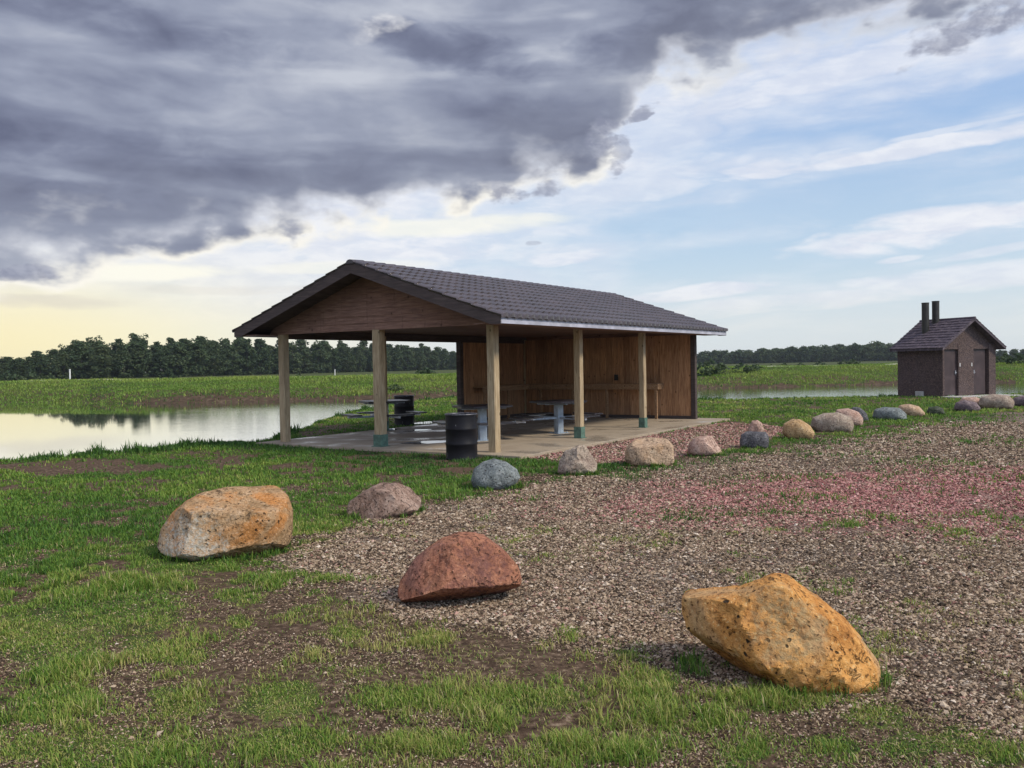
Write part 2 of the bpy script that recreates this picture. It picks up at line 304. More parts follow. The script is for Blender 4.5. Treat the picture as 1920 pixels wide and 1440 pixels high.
def concrete():
    m_, t, b = mat('concrete'); o = objco(t)
    n = t.noise(o, .9, 8, .6, .3); n2 = t.noise(o, 14, 8, .65); n3 = t.noise(mapping(t, o, (.5, 1.6, 1)), 1.7, 6, .6)
    c = t.cramp(t.ramp(n, .3, .7, 0, 1, False), [(0, (.23, .175, .12)), (.5, (.33, .265, .19)), (1, (.43, .365, .28))])
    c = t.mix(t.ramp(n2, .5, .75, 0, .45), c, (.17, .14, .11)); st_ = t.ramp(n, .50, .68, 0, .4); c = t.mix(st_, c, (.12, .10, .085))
    sp = t.new('ShaderNodeSeparateXYZ'); t.l.new(o, sp.inputs[0])
    u = t.m('FRACT', t.m('DIVIDE', t.m('ADD', sp.outputs[0], .45), 2.81)); j = t.ramp(t.m('ABSOLUTE', t.m('SUBTRACT', u, .5)), .496, .4995)
    yy = t.m('ABSOLUTE', t.m('SUBTRACT', sp.outputs[1], 2.8)); j = t.m('MAXIMUM', j, t.ramp(yy, .012, .004)); c = t.mix(t.m('MULTIPLY', j, .8), c, (.04, .035, .03))
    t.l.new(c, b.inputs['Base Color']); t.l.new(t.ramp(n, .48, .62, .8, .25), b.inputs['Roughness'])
    bump(t, b, t.m('SUBTRACT', n2, j), .3, .006); return m_
M_conc = concrete()

# ------------------------------------------------------------------ lie of the land
def interp_px(px, tab):
    a = np.array(tab, dtype=float); return np.interp(px, a[:, 0], a[:, 1])
def lip_depth_tab():
    T = []
    for px, py in [(-500, 905), (-200, 884), (0, 871), (100, 864), (200, 856), (330, 846), (420, 838), (480, 834), (540, 821), (575, 804), (610, 790), (650, 778), (700, 767), (760, 756), (850, 748), (1000, 746), (1310, 752), (1400, 751), (1500, 749), (1680, 745), (1920, 742), (2300, 736)]:
        p = at(px, py, -.1); T.append((p.x/p.y, p.y))
    return T
LIP = lip_depth_tab()
def far_tab():
    T = []
    for px, py in [(-600, 768), (0, 756), (120, 757), (250, 759), (400, 757), (520, 756), (640, 755), (700, 754), (850, 748), (1000, 742), (1310, 731), (1450, 729), (1680, 723), (1920, 720), (2300, 716)]:
        p = at(px, py, -.55); T.append((p.x/p.y, p.y))
    return T
FAR = far_tab()
WATER_Z = -.55
def land(X, Y):
    """height of the ground"""
    Ys = np.maximum(Y, .5); s_ = np.clip(X/Ys, -3, 3)
    lip = interp_px(s_, LIP) + (fbm(X, Y, .6, 3, 5)-.5)*1.4*np.clip(Ys/30, .3, 1.5); far = interp_px(s_, FAR) + (fbm(X, Y, .12, 3, 9)-.5)*4
    z = GZ + (fbm(X, Y, .35, 4, 1)-.5)*.10*sstep(Ys, 2, 12)*0.6 + (fbm(X, Y, 2.2, 4, 2)-.5)*.035
    z = z - (1.0)*sstep(Ys, lip, lip+np.maximum(2.2, lip*.09))
    fb = sstep(Ys, far-1.5, far+8); fb2 = sstep(Ys, far+6, far+19); fb3 = sstep(Ys, far+23, far+55)
    zf = fb*1.3 + fb2*(.65+.08*np.sin(X*.05)) - fb3*.5 + (fbm(X, Y, .25, 4, 3)-.5)*.40*fb*(1-fb3)
    z = z + np.where(Ys > far-1.5, zf, 0)
    # level pad under the slab
    a, b = loc_ab(X, Y); pad = sstep(np.maximum(np.maximum(-.9-a, a-11.3), np.maximum(-1.4-b, b-7.0)), .9, .0)
    z = z*(1-pad) + (GZ-.005)*pad
    return z
C0 = Vector((-.363, 16.816)); TH = .5879; W_, S_, L_ = 5.969, 3.405, 10.36
lx, ly = math.sin(TH), math.cos(TH)
def loc_ab(X, Y):
    dx = X-C0.x; dy = Y-C0.y; return dx*lx+dy*ly, -dx*ly+dy*lx
def inpoly(px, py, P):
    P = np.array(P, float); c = np.zeros(px.shape, bool); j = len(P)-1
    for i in range(len(P)):
        xi, yi = P[i]; xj, yj = P[j]
        with np.errstate(divide='ignore', invalid='ignore'):
            c ^= ((yi > py) != (yj > py)) & (px < (xj-xi)*(py-yi)/(yj-yi+1e-12)+xi)
        j = i
    return c
G = lambda L: [tuple(at(*p)[:2]) for p in L]
GRAVEL = G([(985, 905), (1045, 892), (1180, 884), (1300, 868), (1400, 852), (1500, 838), (1600, 816), (1720, 796), (1800, 782), (1920, 772), (2300, 765), (2700, 900), (2600, 1500), (1900, 1400), (1700, 1310), (1560, 1330), (1400, 1300), (1290, 1260), (1180, 1230), (1080, 1200), (990, 1185), (880, 1165), (720, 1140), (600, 1100), (500, 1062), (540, 1015), (650, 985), (790, 945), (900, 925)])
PINKSLAB = G([(985, 858), (1090, 838), (1362, 791), (1480, 802), (1470, 815), (1400, 838), (1340, 850), (1260, 856), (1180, 866), (1090, 872), (1040, 862)])
PINKBAND = G([(1130, 935), (1250, 905), (1500, 888), (1920, 872), (2300, 865), (2500, 1010), (1920, 1000), (1600, 985), (1350, 970), (1180, 958)])
BLOBS = [(315, 1225, 75, 22), (445, 1120, 42, 15), (655, 1185, 35, 15), (590, 1228, 24, 14), (450, 1165, 25, 14), (870, 1310, 230, 32), (530, 1315, 75, 40), (340, 1320, 60, 35), (110, 1320, 90, 42), (755, 1400, 120, 26), (1185, 1225, 45, 22), (1065, 1190, 22, 14), (800, 1200, 60, 20), (925, 1355, 45, 22), (1215, 1290, 50, 34), (1240, 1345, 50, 28), (1430, 1310, 110, 24), (1580, 1300, 60, 20), (1650, 1345, 60, 30), (1560, 1400, 60, 30), (1690, 1400, 60, 30), (1800, 1390, 70, 28), (1330, 1350, 40, 20), (1070, 1400, 60, 25), (200, 1150, 150, 55), (90, 1200, 110, 40), (300, 1410, 300, 45), (560, 1385, 120, 30), (350, 1050, 90, 22), (1180, 1420, 60, 22), (1400, 1410, 60, 24), (1880, 1420, 60, 24)]
BARE = [(265, 1285, 85, 45), (560, 1190, 150, 45), (420, 1250, 60, 60), (150, 878, 220, 12), (420, 868, 60, 8), (880, 1235, 200, 35), (760, 1255, 160, 20), (1000, 1380, 80, 30), (430, 1160, 90, 22)]
def cover(X, Y):
    """grass, gravel, pink, mud cover of the ground, each 0..1"""
    wx = X+(fbm(X, Y, 1.3, 4, 21)-.5)*.9*np.clip(Y/10, .35, 1.2); wy = Y+(fbm(X, Y, 1.3, 4, 22)-.5)*.9*np.clip(Y/10, .35, 1.2)
    px, py = proj(X, Y, np.full_like(X, GZ))
    front = Y > 1.
    gv = np.zeros_like(X); n4 = fbm(X, Y, 6., 3, 37)-.5; n5 = fbm(X, Y, 6., 3, 38)-.5; k = np.clip(Y/8, .5, 2.)
    for dx, dy in ((.16, .1), (-.2, .05), (.05, .3), (.0, -.3), (-.1, -.12), (.3, -.1)):
        gv += inpoly(wx+(dx+n4*.5)*k, wy+(dy+n5*.5)*k, GRAVEL)/6.
    gv = gv*front; gravel = gv > .5
    pks = inpoly(X+(wx-X)*.25, Y+(wy-Y)*.25, PINKSLAB) & front
    pinkb = sum(inpoly(wx+dx, wy+dy, PINKBAND)/7. for dx, dy in ((0, 0), (1.2, .3), (-1.2, -.2), (.3, .8), (-.3, -.7), (.2, .45), (-2., -.3)))
    s_ = np.clip(X/np.maximum(Y, .5), -3, 3); far = interp_px(s_, FAR); lip = interp_px(s_, LIP)
    n1 = fbm(X, Y, 1.1, 5, 31); n2 = fbm(X, Y, 4.5, 4, 33); n3 = fbm(X, Y, .45, 3, 35)
    # lower left lawn thins out towards the gravel
    near = sstep(py, 1080, 1180)
    leftness = sstep(px, 620, 60)
    g = np.where(near > 0, (1-near)*1. + near*(.18+.65*leftness), 1.)
    g = g*sstep(n1*.55+n2*.45+.20*leftness, .36, .60)
    g = np.where(py < 1080, np.maximum(g*(.4+.6*sstep(n2*.5+n1*.5, .36, .5)), sstep(n1*.7+n2*.3, .34, .50)*.9), g)
    bl = np.zeros_like(X)
    for bx, by, rx, ry in BLOBS:
        q = ((px-bx)/rx)**2+((py-by)/ry)**2; bl = np.maximum(bl, sstep(q+(n2-.5)*3.2+(n1-.5)*1.2, 1.5, .0))
    br = np.zeros_like(X)
    for bx, by, rx, ry in BARE:
        q = ((px-bx)/rx)**2+((py-by)/ry)**2; br = np.maximum(br, sstep(q+(n1-.5)*2.4+(n2-.5)*1.6, 1.4, .3))
    n9 = fbm(X, Y, 9., 3, 39); g = g*(.45+.55*sstep(n9*.5+n2*.5, .36, .54))
    g = np.where(front & (py > 1060), g*(.18+.82*sstep(n2, .42, .56)), g*(.40+.60*sstep(n2*.6+n9*.4, .38, .54)))
    g = np.where(front & (py < 1500) & (py > 700), g*(1-br*.93), g)
    g = g*(1-gv)**.7 + gv*(.34*sstep(n1*.6+n2*.4, .52, .66) + .22*sstep(n3, .5, .7)*sstep(n2, .46, .62))
    rowb = sstep(px, 1000, 1060)*sstep(px, 1950, 1800)*sstep(np.abs(py-np.interp(px, [1000, 1180, 1300, 1500, 1700, 1900], [892, 884, 866, 826, 796, 775])), 24, 6); g = np.maximum(g, rowb*gv*sstep(n1, .38, .55)*.5)
    # thin weedy strip along the row of boulders and the far apron of gravel
    g = np.where(front & (py > 1100), g*.8, g); g = np.where(front, np.maximum(g, bl*.80), g); g = np.where(front & (py > 1040), np.maximum(g, (.05+.22*sstep(n2, .45, .65))*(1-gv)), g)
    pk = np.where(pks, 1., 0.); gv = np.maximum(gv, pk); g = np.where(pks, .02, g)
    pink = np.maximum(pk*.42, pinkb*gv*(.62+.33*sstep(n1, .3, .55)))
    # track worn into the strip right of the pink patch
    mud = sstep(Y, far-.5, far+.5)*sstep(Y, far+5.6-1.*sstep(s_, .20, .30)-4.5*sstep(s_, -.36, -.50)+(n3-.5)*4, far+3.4-2.6*sstep(s_, -.36, -.50))*(1-.75*sstep(s_, -.42, -.52))
    g = g*(1-mud*.9)
    g = np.where((Y > far+9) & (Y < 900), np.maximum(g, .95), g)
    wet = sstep(Y, lip+.1, lip+.9)*(Y < far-1)
    g = g*(1-wet)
    mud = np.maximum(mud, wet)
    return g, gv, pink, mud, br

def build_ground():
    th = np.concatenate([np.linspace(-R(40), R(40), 640), np.linspace(R(40), R(320), 72)[1:-1]])
    rr = [0.]; r = 1.2
    while r < 5200:
        rr.append(r); r *= (1.0055 if r < 110 else 1.05)
    rr = np.array(rr[1:]); nT, nR = len(th), len(rr)
    TT, RR = np.meshgrid(th, rr); X = RR*np.sin(TT); Y = RR*np.cos(TT)
    Z = land(X, Y); Z = np.where(Y > 0, Z, GZ)
    fdz = sstep(RR, 300, 900); Z = Z*(1-fdz)+.3*fdz
    g, gv, pk, mud, br = cover(X.ravel(), Y.ravel())
    V = np.stack([X.ravel(), Y.ravel(), Z.ravel()], 1); V = np.vstack([V, [[0, 0, GZ]]])
    i = np.arange(nR-1)[:, None]; j = np.arange(nT)[None, :]; j2 = (j+1) % nT
    Fq = np.stack([i*nT+j, (i+1)*nT+j, (i+1)*nT+j2, i*nT+j2], -1).reshape(-1, 4)[:, ::-1]
    c = len(V)-1; tri = np.array([[c, c, (k+1) % nT, k] for k in range(nT)])
    ap = lambda a: np.append(a, .5)
    m_, t, b = mat('earth'); P = t.new('ShaderNodeNewGeometry').outputs['Position']
    at_ = lambda nm: t.new('ShaderNodeAttribute', attribute_name=nm).outputs['Fac']
    nf = t.noise(P, 3., 8, .65, .2); ng = t.noise(P, 18., 8, .7); nl = t.noise(P, .5, 6, .6)
    dist = t.new('ShaderNodeCameraData').outputs['View Distance'] if False else None
    soil = t.cramp(t.ramp(ng, .32, .7, 0, 1, False), [(0, (.022, .014, .009)), (.40, (.062, .040, .026)), (.62, (.115, .078, .052)), (.8, (.20, .145, .10)), (1, (.36, .28, .20))])
    soil = t.mix(t.ramp(nl, .4, .65, 0, .5), soil, (.085, .055, .036))
    # thatch and short grass colour
    gr = t.cramp(t.ramp(nf, .3, .72, 0, 1, False), [(0, (.022, .030, .010)), (.4, (.045, .060, .018)), (.7, (.085, .098, .028)), (1, (.15, .125, .055))])
    gr = t.mix(t.ramp(nl, .45, .7, 0, .55), gr, (.060, .085, .022))
    gr = t.mix(t.m('MULTIPLY', t.ramp(ng, .5, .7), .45), gr, (.028, .040, .012))
    # gravel: cells with a tone for each stone
    vo = t.new('ShaderNodeTexVoronoi', feature='F1'); t.l.new(P, vo.inputs[0]); vo.inputs['Scale'].default_value = 34
    ve = t.voro(P, 34, feature='DISTANCE_TO_EDGE'); vb = t.new('ShaderNodeTexVoronoi', feature='F1'); t.l.new(P, vb.inputs[0]); vb.inputs['Scale'].default_value = 11
    sp = t.new('ShaderNodeSeparateColor'); t.l.new(vo.outputs['Color'], sp.inputs[0]); sb = t.new('ShaderNodeSeparateColor'); t.l.new(vb.outputs['Color'], sb.inputs[0])
    st_ = t.cramp(sp.outputs[0], [(0, (.05, .036, .028)), (.25, (.14, .10, .075)), (.6, (.27, .20, .145)), (.85, (.38, .30, .225)), (1, (.50, .43, .35))])
    st_ = t.mix(t.ramp(sb.outputs[1], .6, .9, 0, .6), st_, (.13, .10, .08))
    st_ = t.mix(t.ramp(ve, .10, .015), st_, (.035, .026, .02))
    st_ = t.mix(t.ramp(nl, .48, .66, 0, .65), st_, (.075, .052, .034))
    pc = t.cramp(sp.outputs[1], [(0, (.10, .042, .038)), (.5, (.29, .135, .125)), (1, (.45, .27, .24))])
    st_ = t.mix(t.m('MULTIPLY', at_('pink'), .62), st_, pc)
    mudc = t.cramp(t.ramp(nf, .3, .7, 0, 1, False), [(0, (.025, .017, .011)), (.6, (.078, .053, .034)), (1, (.16, .118, .080))])
    br_ = t.m('MULTIPLY', t.m('SUBTRACT', ng, .5), 1.)
    fg = t.ramp(t.m('ADD', at_('grass'), t.m('MULTIPLY', t.m('SUBTRACT', ng, .5), 1.1)), .30, .62)
    fv = t.ramp(t.m('ADD', at_('gravel'), t.m('MULTIPLY', t.m('SUBTRACT', nf, .5), .9)), .40, .62)
    c_ = t.mix(fv, soil, st_); c_ = t.mix(t.m('MULTIPLY', at_('mud'), .95), c_, mudc); c_ = t.mix(fg, c_, gr)
    t.l.new(c_, b.inputs['Base Color']); b.inputs['Roughness'].default_value = .93; b.inputs['Specular IOR Level'].default_value = .12
    hv = t.m('ADD', t.m('MULTIPLY', t.ramp(ve, 0, .25), t.m('MULTIPLY', fv, .6)), t.m('MULTIPLY', ng, .8))
    bump(t, b, hv, .7, .02)
    o = npmesh('ground', V, Fq, m_, dict(grass=ap(g), gravel=ap(gv), pink=ap(pk), mud=ap(mud)), True)
    # close the disc under the camera
    me = bpy.data.meshes.new('c'); bm = bmesh.new(); bm.from_mesh(o.data); bm.verts.ensure_lookup_table()
    cv = bm.verts[c]
    for k in range(nT): bm.faces.new((cv, bm.verts[(k+1) % nT], bm.verts[k]))
    bm.to_mesh(o.data); bm.free()
    tag(o, kind='structure')
build_ground()

def build_water():
    m_, t, b = mat('pond_water'); P = t.new('ShaderNodeNewGeometry').outputs['Position']
    sp = t.new('ShaderNodeSeparateXYZ'); t.l.new(P, sp.inputs[0])
    rip = t.noise(mapping(t, P, (1.2, 2.6, 1)), 2.2, 5, .6, .4); sm = t.noise(mapping(t, P, (.35, .8, 1)), 1., 3, .5)
    area = t.ramp(t.m('ADD', t.m('DIVIDE', sp.outputs[0], t.m('MAXIMUM', sp.outputs[1], 1.)), t.m('MULTIPLY', t.m('SUBTRACT', sm, .5), .12)), -.50, -.22)
    h = t.m('ADD', t.m('MULTIPLY', rip, t.m('MULTIPLY_ADD', area, .8, .004)), t.m('MULTIPLY', sm, .008))
    b.inputs['Base Color'].default_value = (.045, .04, .03, 1); b.inputs['Roughness'].default_value = .04; b.inputs['IOR'].default_value = 1.45
    b.inputs['Specular IOR Level'].default_value = .9; b.inputs['Metallic'].default_value = .0
    gl = t.new('ShaderNodeBsdfGlossy'); gl.inputs['Roughness'].default_value = .03; gl.inputs['Color'].default_value = (.93, .94, .95, 1)
    lw = t.new('ShaderNodeLayerWeight'); lw.inputs[0].default_value = .5; mxs = t.new('ShaderNodeMixShader'); t.l.new(t.ramp(lw.outputs['Facing'], .35, .9), mxs.inputs[0]); t.l.new(b.outputs[0], mxs.inputs[1]); t.l.new(gl.outputs[0], mxs.inputs[2]); t.l.new(mxs.outputs[0], t.n['Material Output'].inputs[0])
    bump(t, b, h, .2, .03); t.l.new(b.inputs['Normal'].links[0].from_socket, gl.inputs['Normal'])
    m2 = MB(); vs = [m2.b.verts.new(p) for p in ((-220, 9, WATER_Z), (260, 9, WATER_Z), (260, 100, WATER_Z), (-220, 100, WATER_Z))]; m2.b.faces.new(vs)
    tag(m2.build('pond_water', m_), kind='structure')
build_water()

# ------------------------------------------------------------------ picnic pavilion
def build_pavilion():
    P = empty('picnic_pavilion', (C0.x, C0.y, 0), math.pi/2-TH, label='open wooden picnic pavilion with brown tile roof and square posts', cat='pavilion')
    ov, on, of = .742, .80, .738; zf0, zf1, zr = 2.467, 2.608, 3.8975
    hw = W_/2+ov; yc = W_/2; sl = (zr-zf1)/hw; x0, x1 = -on, L_+of
    # posts, slightly rough-sawn
    def post(x, y, shoe, tw=.172, lean=0.):
        m = MB(); n = 14
        rings = []
        for k in range(n+1):
            z = 2.52*k/n; s_ = tw/2*(1+.045*mnoise.noise(Vector((x*3, y*3, z*1.7)))); dx = .006*mnoise.noise(Vector((x, y+5, z*1.2))); dy = .006*mnoise.noise(Vector((x+9, y, z*1.2)))
            c = .012; q = [(-s_+c, -s_), (s_-c, -s_), (s_, -s_+c), (s_, s_-c), (s_-c, s_), (-s_+c, s_), (-s_, s_-c), (-s_, -s_+c)]
            rings.append([m.b.verts.new((x+dx+a, y+dy+b_, z)) for a, b_ in q])
        for r0, r1 in zip(rings, rings[1:]):
            for i in range(8): m.b.faces.new((r0[i], r0[(i+1) % 8], r1[(i+1) % 8], r1[i]))
        m.b.faces.new(rings[0][::-1]); m.b.faces.new(rings[-1])
        o = m.build('post', M_post, P)
        if shoe:
            m = MB(); h = .26; w2 = tw/2+.012
            m.box(x-w2, y-w2, 0, x+w2, y+w2, h, bev=.004)
            m.box(x-w2-.03, y-w2-.03, -.002, x+w2+.03, y+w2+.03, .012)
            m.build('post_shoe', M_green, o)
        return o
    post(0, 0, False, .18); post(0, W_/2, True, .20); post(0, W_, False, .18)
    post(S_, 0, True, .165); post(2*S_, 0, True, .15); post(S_, W_, True, .165)
    ep = post(2*S_, W_+.0, False, .16); ep.data.materials[0] = M_trim; post(L_, 0, False, .15).data.materials[0] = M_trim; post(L_, W_, False, .15)  # back post at the wall end coloured dark for the shade it stands in
    # board walls
    m = MB(); t = .045
    m.box(2*S_+.08, W_-.03, .03, L_-.08, W_+t-.03, 2.5); m.build('wall', M_wall, P)
    m = MB(); m.box(L_-.03, .075, .03, L_-.03+t, W_-.08, 2.5); m.build('wall', M_wall, P)
    m = MB(); m.box(2*S_+.08, W_-.07, .0, L_-.08, W_-.031, .09); m.box(L_-.07, .08, 0, L_-.031, W_-.08, .09); m.build('base_plate', M_trim, P)
    # vertical cover strips, as thick as real battens
    m = MB()
    for y in (1.25, 2.5, 3.75, 5.): m.box(L_-.05, y-.03, .1, L_-.0305, y+.03, 2.46)
    m.build('wall_batten', M_wall, P)
    # ring beams and ceiling
    m = MB()
    m.box(-.07, -.07, 2.521, L_+.07, .07, 2.60); m.box(-.07, W_-.07, 2.40, L_+.07, W_+.07, 2.60)
    m.build('eave_beam', M_trim, P)
    m = MB(); m.box(-.045, -.02, 2.5205, .045, W_+.02, 2.66); m.build('gable_beam', M_gable, P)
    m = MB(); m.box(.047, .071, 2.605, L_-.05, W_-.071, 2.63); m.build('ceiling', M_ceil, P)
    # gable siding: lapped boards, each cut to the roof line
    def gable(xf, sgn):
        m = MB(); zb = 2.50; bh = .155
        top = lambda y: zr-.12-abs(y-yc)*sl
        z = zb
        while z < zr-.14:
            z2 = min(z+bh, zr-.135)
            def half(zz): return max(0., min(hw-.25, (zr-.12-zz)/sl))
            h0 = half(z); h1 = half(z2); h0 = min(h0, yc+.35); h1 = min(h1, yc+.35)
            a = [(xf-sgn*.022, yc-h0, z), (xf-sgn*.022, yc+h0, z), (xf-sgn*.006, yc+h1, z2), (xf-sgn*.006, yc-h1, z2)]
            m.prism(a, (sgn*.03, 0, 0)); z += bh
        return m.build('gable_siding', M_gable, P)
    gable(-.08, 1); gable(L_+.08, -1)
    # roof deck: two slabs
    for s_ in (-1, 1):
        e = yc+s_*hw; m = MB()
        a = [(x0+.03, yc, zr-.06), (x0+.03, e-s_*.03, zf1-.06), (x0+.03, e-s_*.03, zf1-.13), (x0+.03, yc, zr-.13)]
        m.prism(a, (x1-x0-.06, 0, 0)); m.build('roof_deck', M_trim, P)
        # flat boarded soffit behind the fascia
        m = MB(); ya, yb = sorted((e-s_*.04, yc+s_*(W_/2+.09)))
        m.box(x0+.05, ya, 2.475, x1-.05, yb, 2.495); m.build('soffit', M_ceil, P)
        # eave fascia
        m = MB(); ya, yb = sorted((e, e-s_*.03)); m.box(x0, ya, zf0, x1, yb, zf1-.005, bev=.003); m.build('fascia', M_fascia if s_ < 0 else M_trim, P)
        # rake boards at both ends
        for xr, dx in ((x0-.002, .032), (x1-.030, .032)):
            m = MB(); a = [(xr, yc, zr-.015), (xr, e, zf1-.015), (xr, e, zf0-.01), (xr, e-s_*.22, zf0-.01), (xr, yc, zr-.24)]
            m.prism(a, (dx, 0, 0)); m.build('rake_board', M_trim, P)
        # pressed tile sheet: S waves along the ridge, stepped courses down the slope
        per, crs = .235, .36
        nx = int(round((x1-x0+.06)/per))*10; nc = 11; ds = math.hypot(hw, zr-zf1)+.02; crs = ds/nc
        xs = np.linspace(x0-.03, x1+.03, nx+1); ss = []
        for k in range(nc):
            ss += [(k*crs+.0, 0.), (k*crs+crs*.4, .4), (k*crs+crs*.8, .8), (k*crs+crs*.985, 1.)]
        ss += [(nc*crs, 0.)] if False else []
        ph = (xs-x0)/per; wv = np.abs(np.sin(math.pi*ph))**.5*.115
        cs, sn = hw/math.hypot(hw, zr-zf1), (zr-zf1)/math.hypot(hw, zr-zf1); V = []
        for s2, f in ss:
            lift = .004+f*.009
            hgt = wv*(.85+.15*f)+lift
            yy = yc+s_*(s2*cs+hgt*sn); zz = zr-.058-s2*sn+hgt*cs
            V.append(np.stack([xs, np.broadcast_to(yy, xs.shape), zz], 1))
        # bottom edge turned down
        V.append(np.stack([xs, V[-1][:, 1], V[-1][:, 2]-.012-wv*.55], 1))
        V = np.vstack(V); n = nx+1; nr = len(V)//n
        i = np.arange(nr-1)[:, None]; j = np.arange(nx)[None, :]
        Fq = np.stack([i*n+j, i*n+j+1, (i+1)*n+j+1, (i+1)*n+j], -1).reshape(-1, 4)
        if s_ > 0: Fq = Fq[:, ::-1]
        o = npmesh('roof_tiles', V, Fq[:, ::-1], M_roof, smooth=False, parent=P)
    # ridge caps: overlapping half barrels
    m = MB(); n = 36; seg = (x1-x0+.04)/n
    for k in range(n):
        xa = x0-.03+k*seg; xb = xa+seg*1.08; ra, rb = .085, .105
        prof = []
        A = [m.b.verts.new((xa, yc+ra*1.25*math.cos(q), zr-.035+ra*math.sin(q)*.9)) for q in np.linspace(-.15, math.pi+.15, 9)]
        B = [m.b.verts.new((xb, yc+rb*1.25*math.cos(q), zr-.035+rb*math.sin(q)*.9)) for q in np.linspace(-.15, math.pi+.15, 9)]
        for i in range(8): m.b.faces.new((A[i], A[i+1], B[i+1], B[i]))
        m.b.faces.new(B); m.b.faces.new(A)
    m.build('ridge_cap', M_roof, P)
    # electric box on the end wall and knot-like bolt plates
    m = MB(); m.box(L_-.09, 2.46, 1.16, L_-.051, 2.58, 1.34, bev=.004); m.build('outlet_box', M_black, P)
    m = MB(); m.box(L_-.075, 3.72+.1, 1.20, L_-.0305, 3.78+.1, 1.28); m.build('outlet_box', M_black, P)
    return P
PAV = build_pavilion()
def pav_world(a, b, z=0.):
    return Vector((C0.x+lx*a-ly*b, C0.y+ly*a+lx*b, z))

def build_slab():
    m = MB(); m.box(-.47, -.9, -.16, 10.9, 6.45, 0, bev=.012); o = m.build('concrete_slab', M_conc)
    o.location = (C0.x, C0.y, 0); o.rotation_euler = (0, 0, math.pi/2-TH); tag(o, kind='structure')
    mw, t, b = mat('rain_water'); b.inputs['Base Color'].default_value = (.12, .10, .08, 1); b.inputs['Roughness'].default_value = .03; b.inputs['Specular IOR Level'].default_value = .8
    for px, py, rx, ry, sd_ in [(805, 829, .50, .10, 1), (735, 805, .22, .09, 2), (790, 806, .26, .08, 3), (795, 793, .3, .16, 4), (850, 792, .22, .12, 5), (860, 822, .30, .07, 6)]:
        c = at(px, py, .003); m = MB(); vs = []
        for k in range(28):
            q = 2*math.pi*k/28; rr = 1+.5*mnoise.noise(Vector((math.cos(q)*1.4+sd_*7, math.sin(q)*1.4, sd_)))
            vs.append(m.b.verts.new((c.x+rx*rr*math.cos(q), c.y+ry*3.2*rr*math.sin(q)+rx*.25*math.cos(q), .004)))
        m.b.faces.new(vs); tag(m.build('puddle', mw), kind='structure')
build_slab()

def build_counter():
    Cn = empty('serving_counter', pav_world(L_, W_), math.pi/2-TH, label='long L-shaped wooden serving counter on thin legs along the board walls', cat='counter')
    # local frame: origin at inner wall corner, x along the building, y towards the back
    d, z0, z1 = .46, 1.02, 1.06; lenE = W_-.95; lenB = 3.0
    m = MB(); m.box(-d, -lenE, z0, -.055, -.08, z1); m.box(-lenB, -d, z0, -d-.002, -.08, z1); m.build('counter_top', M_counter, Cn)
    m = MB(); m.box(-d-.002, -lenE-.0, .89, -d+.036, -d, z0-.002); m.box(-lenB, -d, .89, -d-.004, -d+.036, z0-.002); m.box(-d+.04, -lenE, .89, -.06, -lenE+.036, z0-.002); m.build('apron', M_counter, Cn)
    for y in (-lenE+.05, -lenE+1.7, -lenE+2.9, -lenE+4.1):
        m = MB(); m.box(-d+.038, y, 0, -d+.09, y+.075, 1.018); m.build('leg', M_counter, Cn)
    for x in (-lenB+.1, -lenB+1.4):
        m = MB(); m.box(x, -d+.038, 0, x+.075, -d+.09, 1.018); m.build('leg', M_counter, Cn)
build_counter()

def picnic_table(px, py, rot, label, z=0.):
    c = at(px, py, z); T = empty('picnic_table', (c.x, c.y, z), rot, label=label, cat='picnic table', group='pedestal picnic tables under the roof')
    H = .80
    m = MB()                                           # thick coated slab with rolled rim, clipped corners
    a, k = .60, .22; pts = [(-a+k, -a), (a-k, -a), (a, -a+k), (a, a-k), (a-k, a), (-a+k, a), (-a, a-k), (-a, -a+k)]
    m.prism([(x, y, H-.045) for x, y in pts], (0, 0, .045)); o = m.build('table_top', M_seat, T)
    m = MB()
    for q in range(2):
        for s_ in (-1, 1):
            M_ = Matrix.Rotation(q*math.pi/2, 4, 'Z'); m.box(-.52, s_*.16-.02, H-.085, .52, s_*.16+.02, H-.047, M_)
    m.build('top_frame', M_blue, T)
    m = MB(); m.box(-.085, -.085, .012, .085, .085, H-.087, bev=.012); m.box(-.102, -.03, .35, .102, .03, .47); m.build('pedestal', M_blue, T, True)
    m = MB(); m.box(-.19, -.19, 0, .19, .19, .014, bev=.003)
    for sx in (-1, 1):
        for sy in (-1, 1): m.tube((sx*.14, sy*.14, .014), (sx*.14, sy*.14, .04), .016)
    m.build('foot_plate', M_blue, T)
    for q in range(4):
        M_ = Matrix.Rotation(q*math.pi/2, 4, 'Z')
        m = MB(); m.box(-.43, -.14+.93, .425, .43, .14+.93, .46, M_, bev=.01); s_ = m.build('seat', M_seat, T)
        m = MB(); m.box(-.026, .087, .355, .026, .86, .405, M_); m.build('seat_arm', M_blue, T)
        m = MB(); m.box(-.25, .86, .405, .25, .90, .424, M_); m.box(-.03, .80, .36, .03, 1.04, .424, M_); m.build('bracket', M_brkt, s_)
    return T
picnic_table(905, 826, R(20), 'dark-topped picnic table on a pale blue pedestal right behind the front black drum')
picnic_table(1048, 812, R(35), 'dark picnic table with pale blue pedestal standing before the counter, between two right-hand posts')
picnic_table(722, 806, R(30), 'dark picnic table on the pond side, half hidden by the middle gable post')

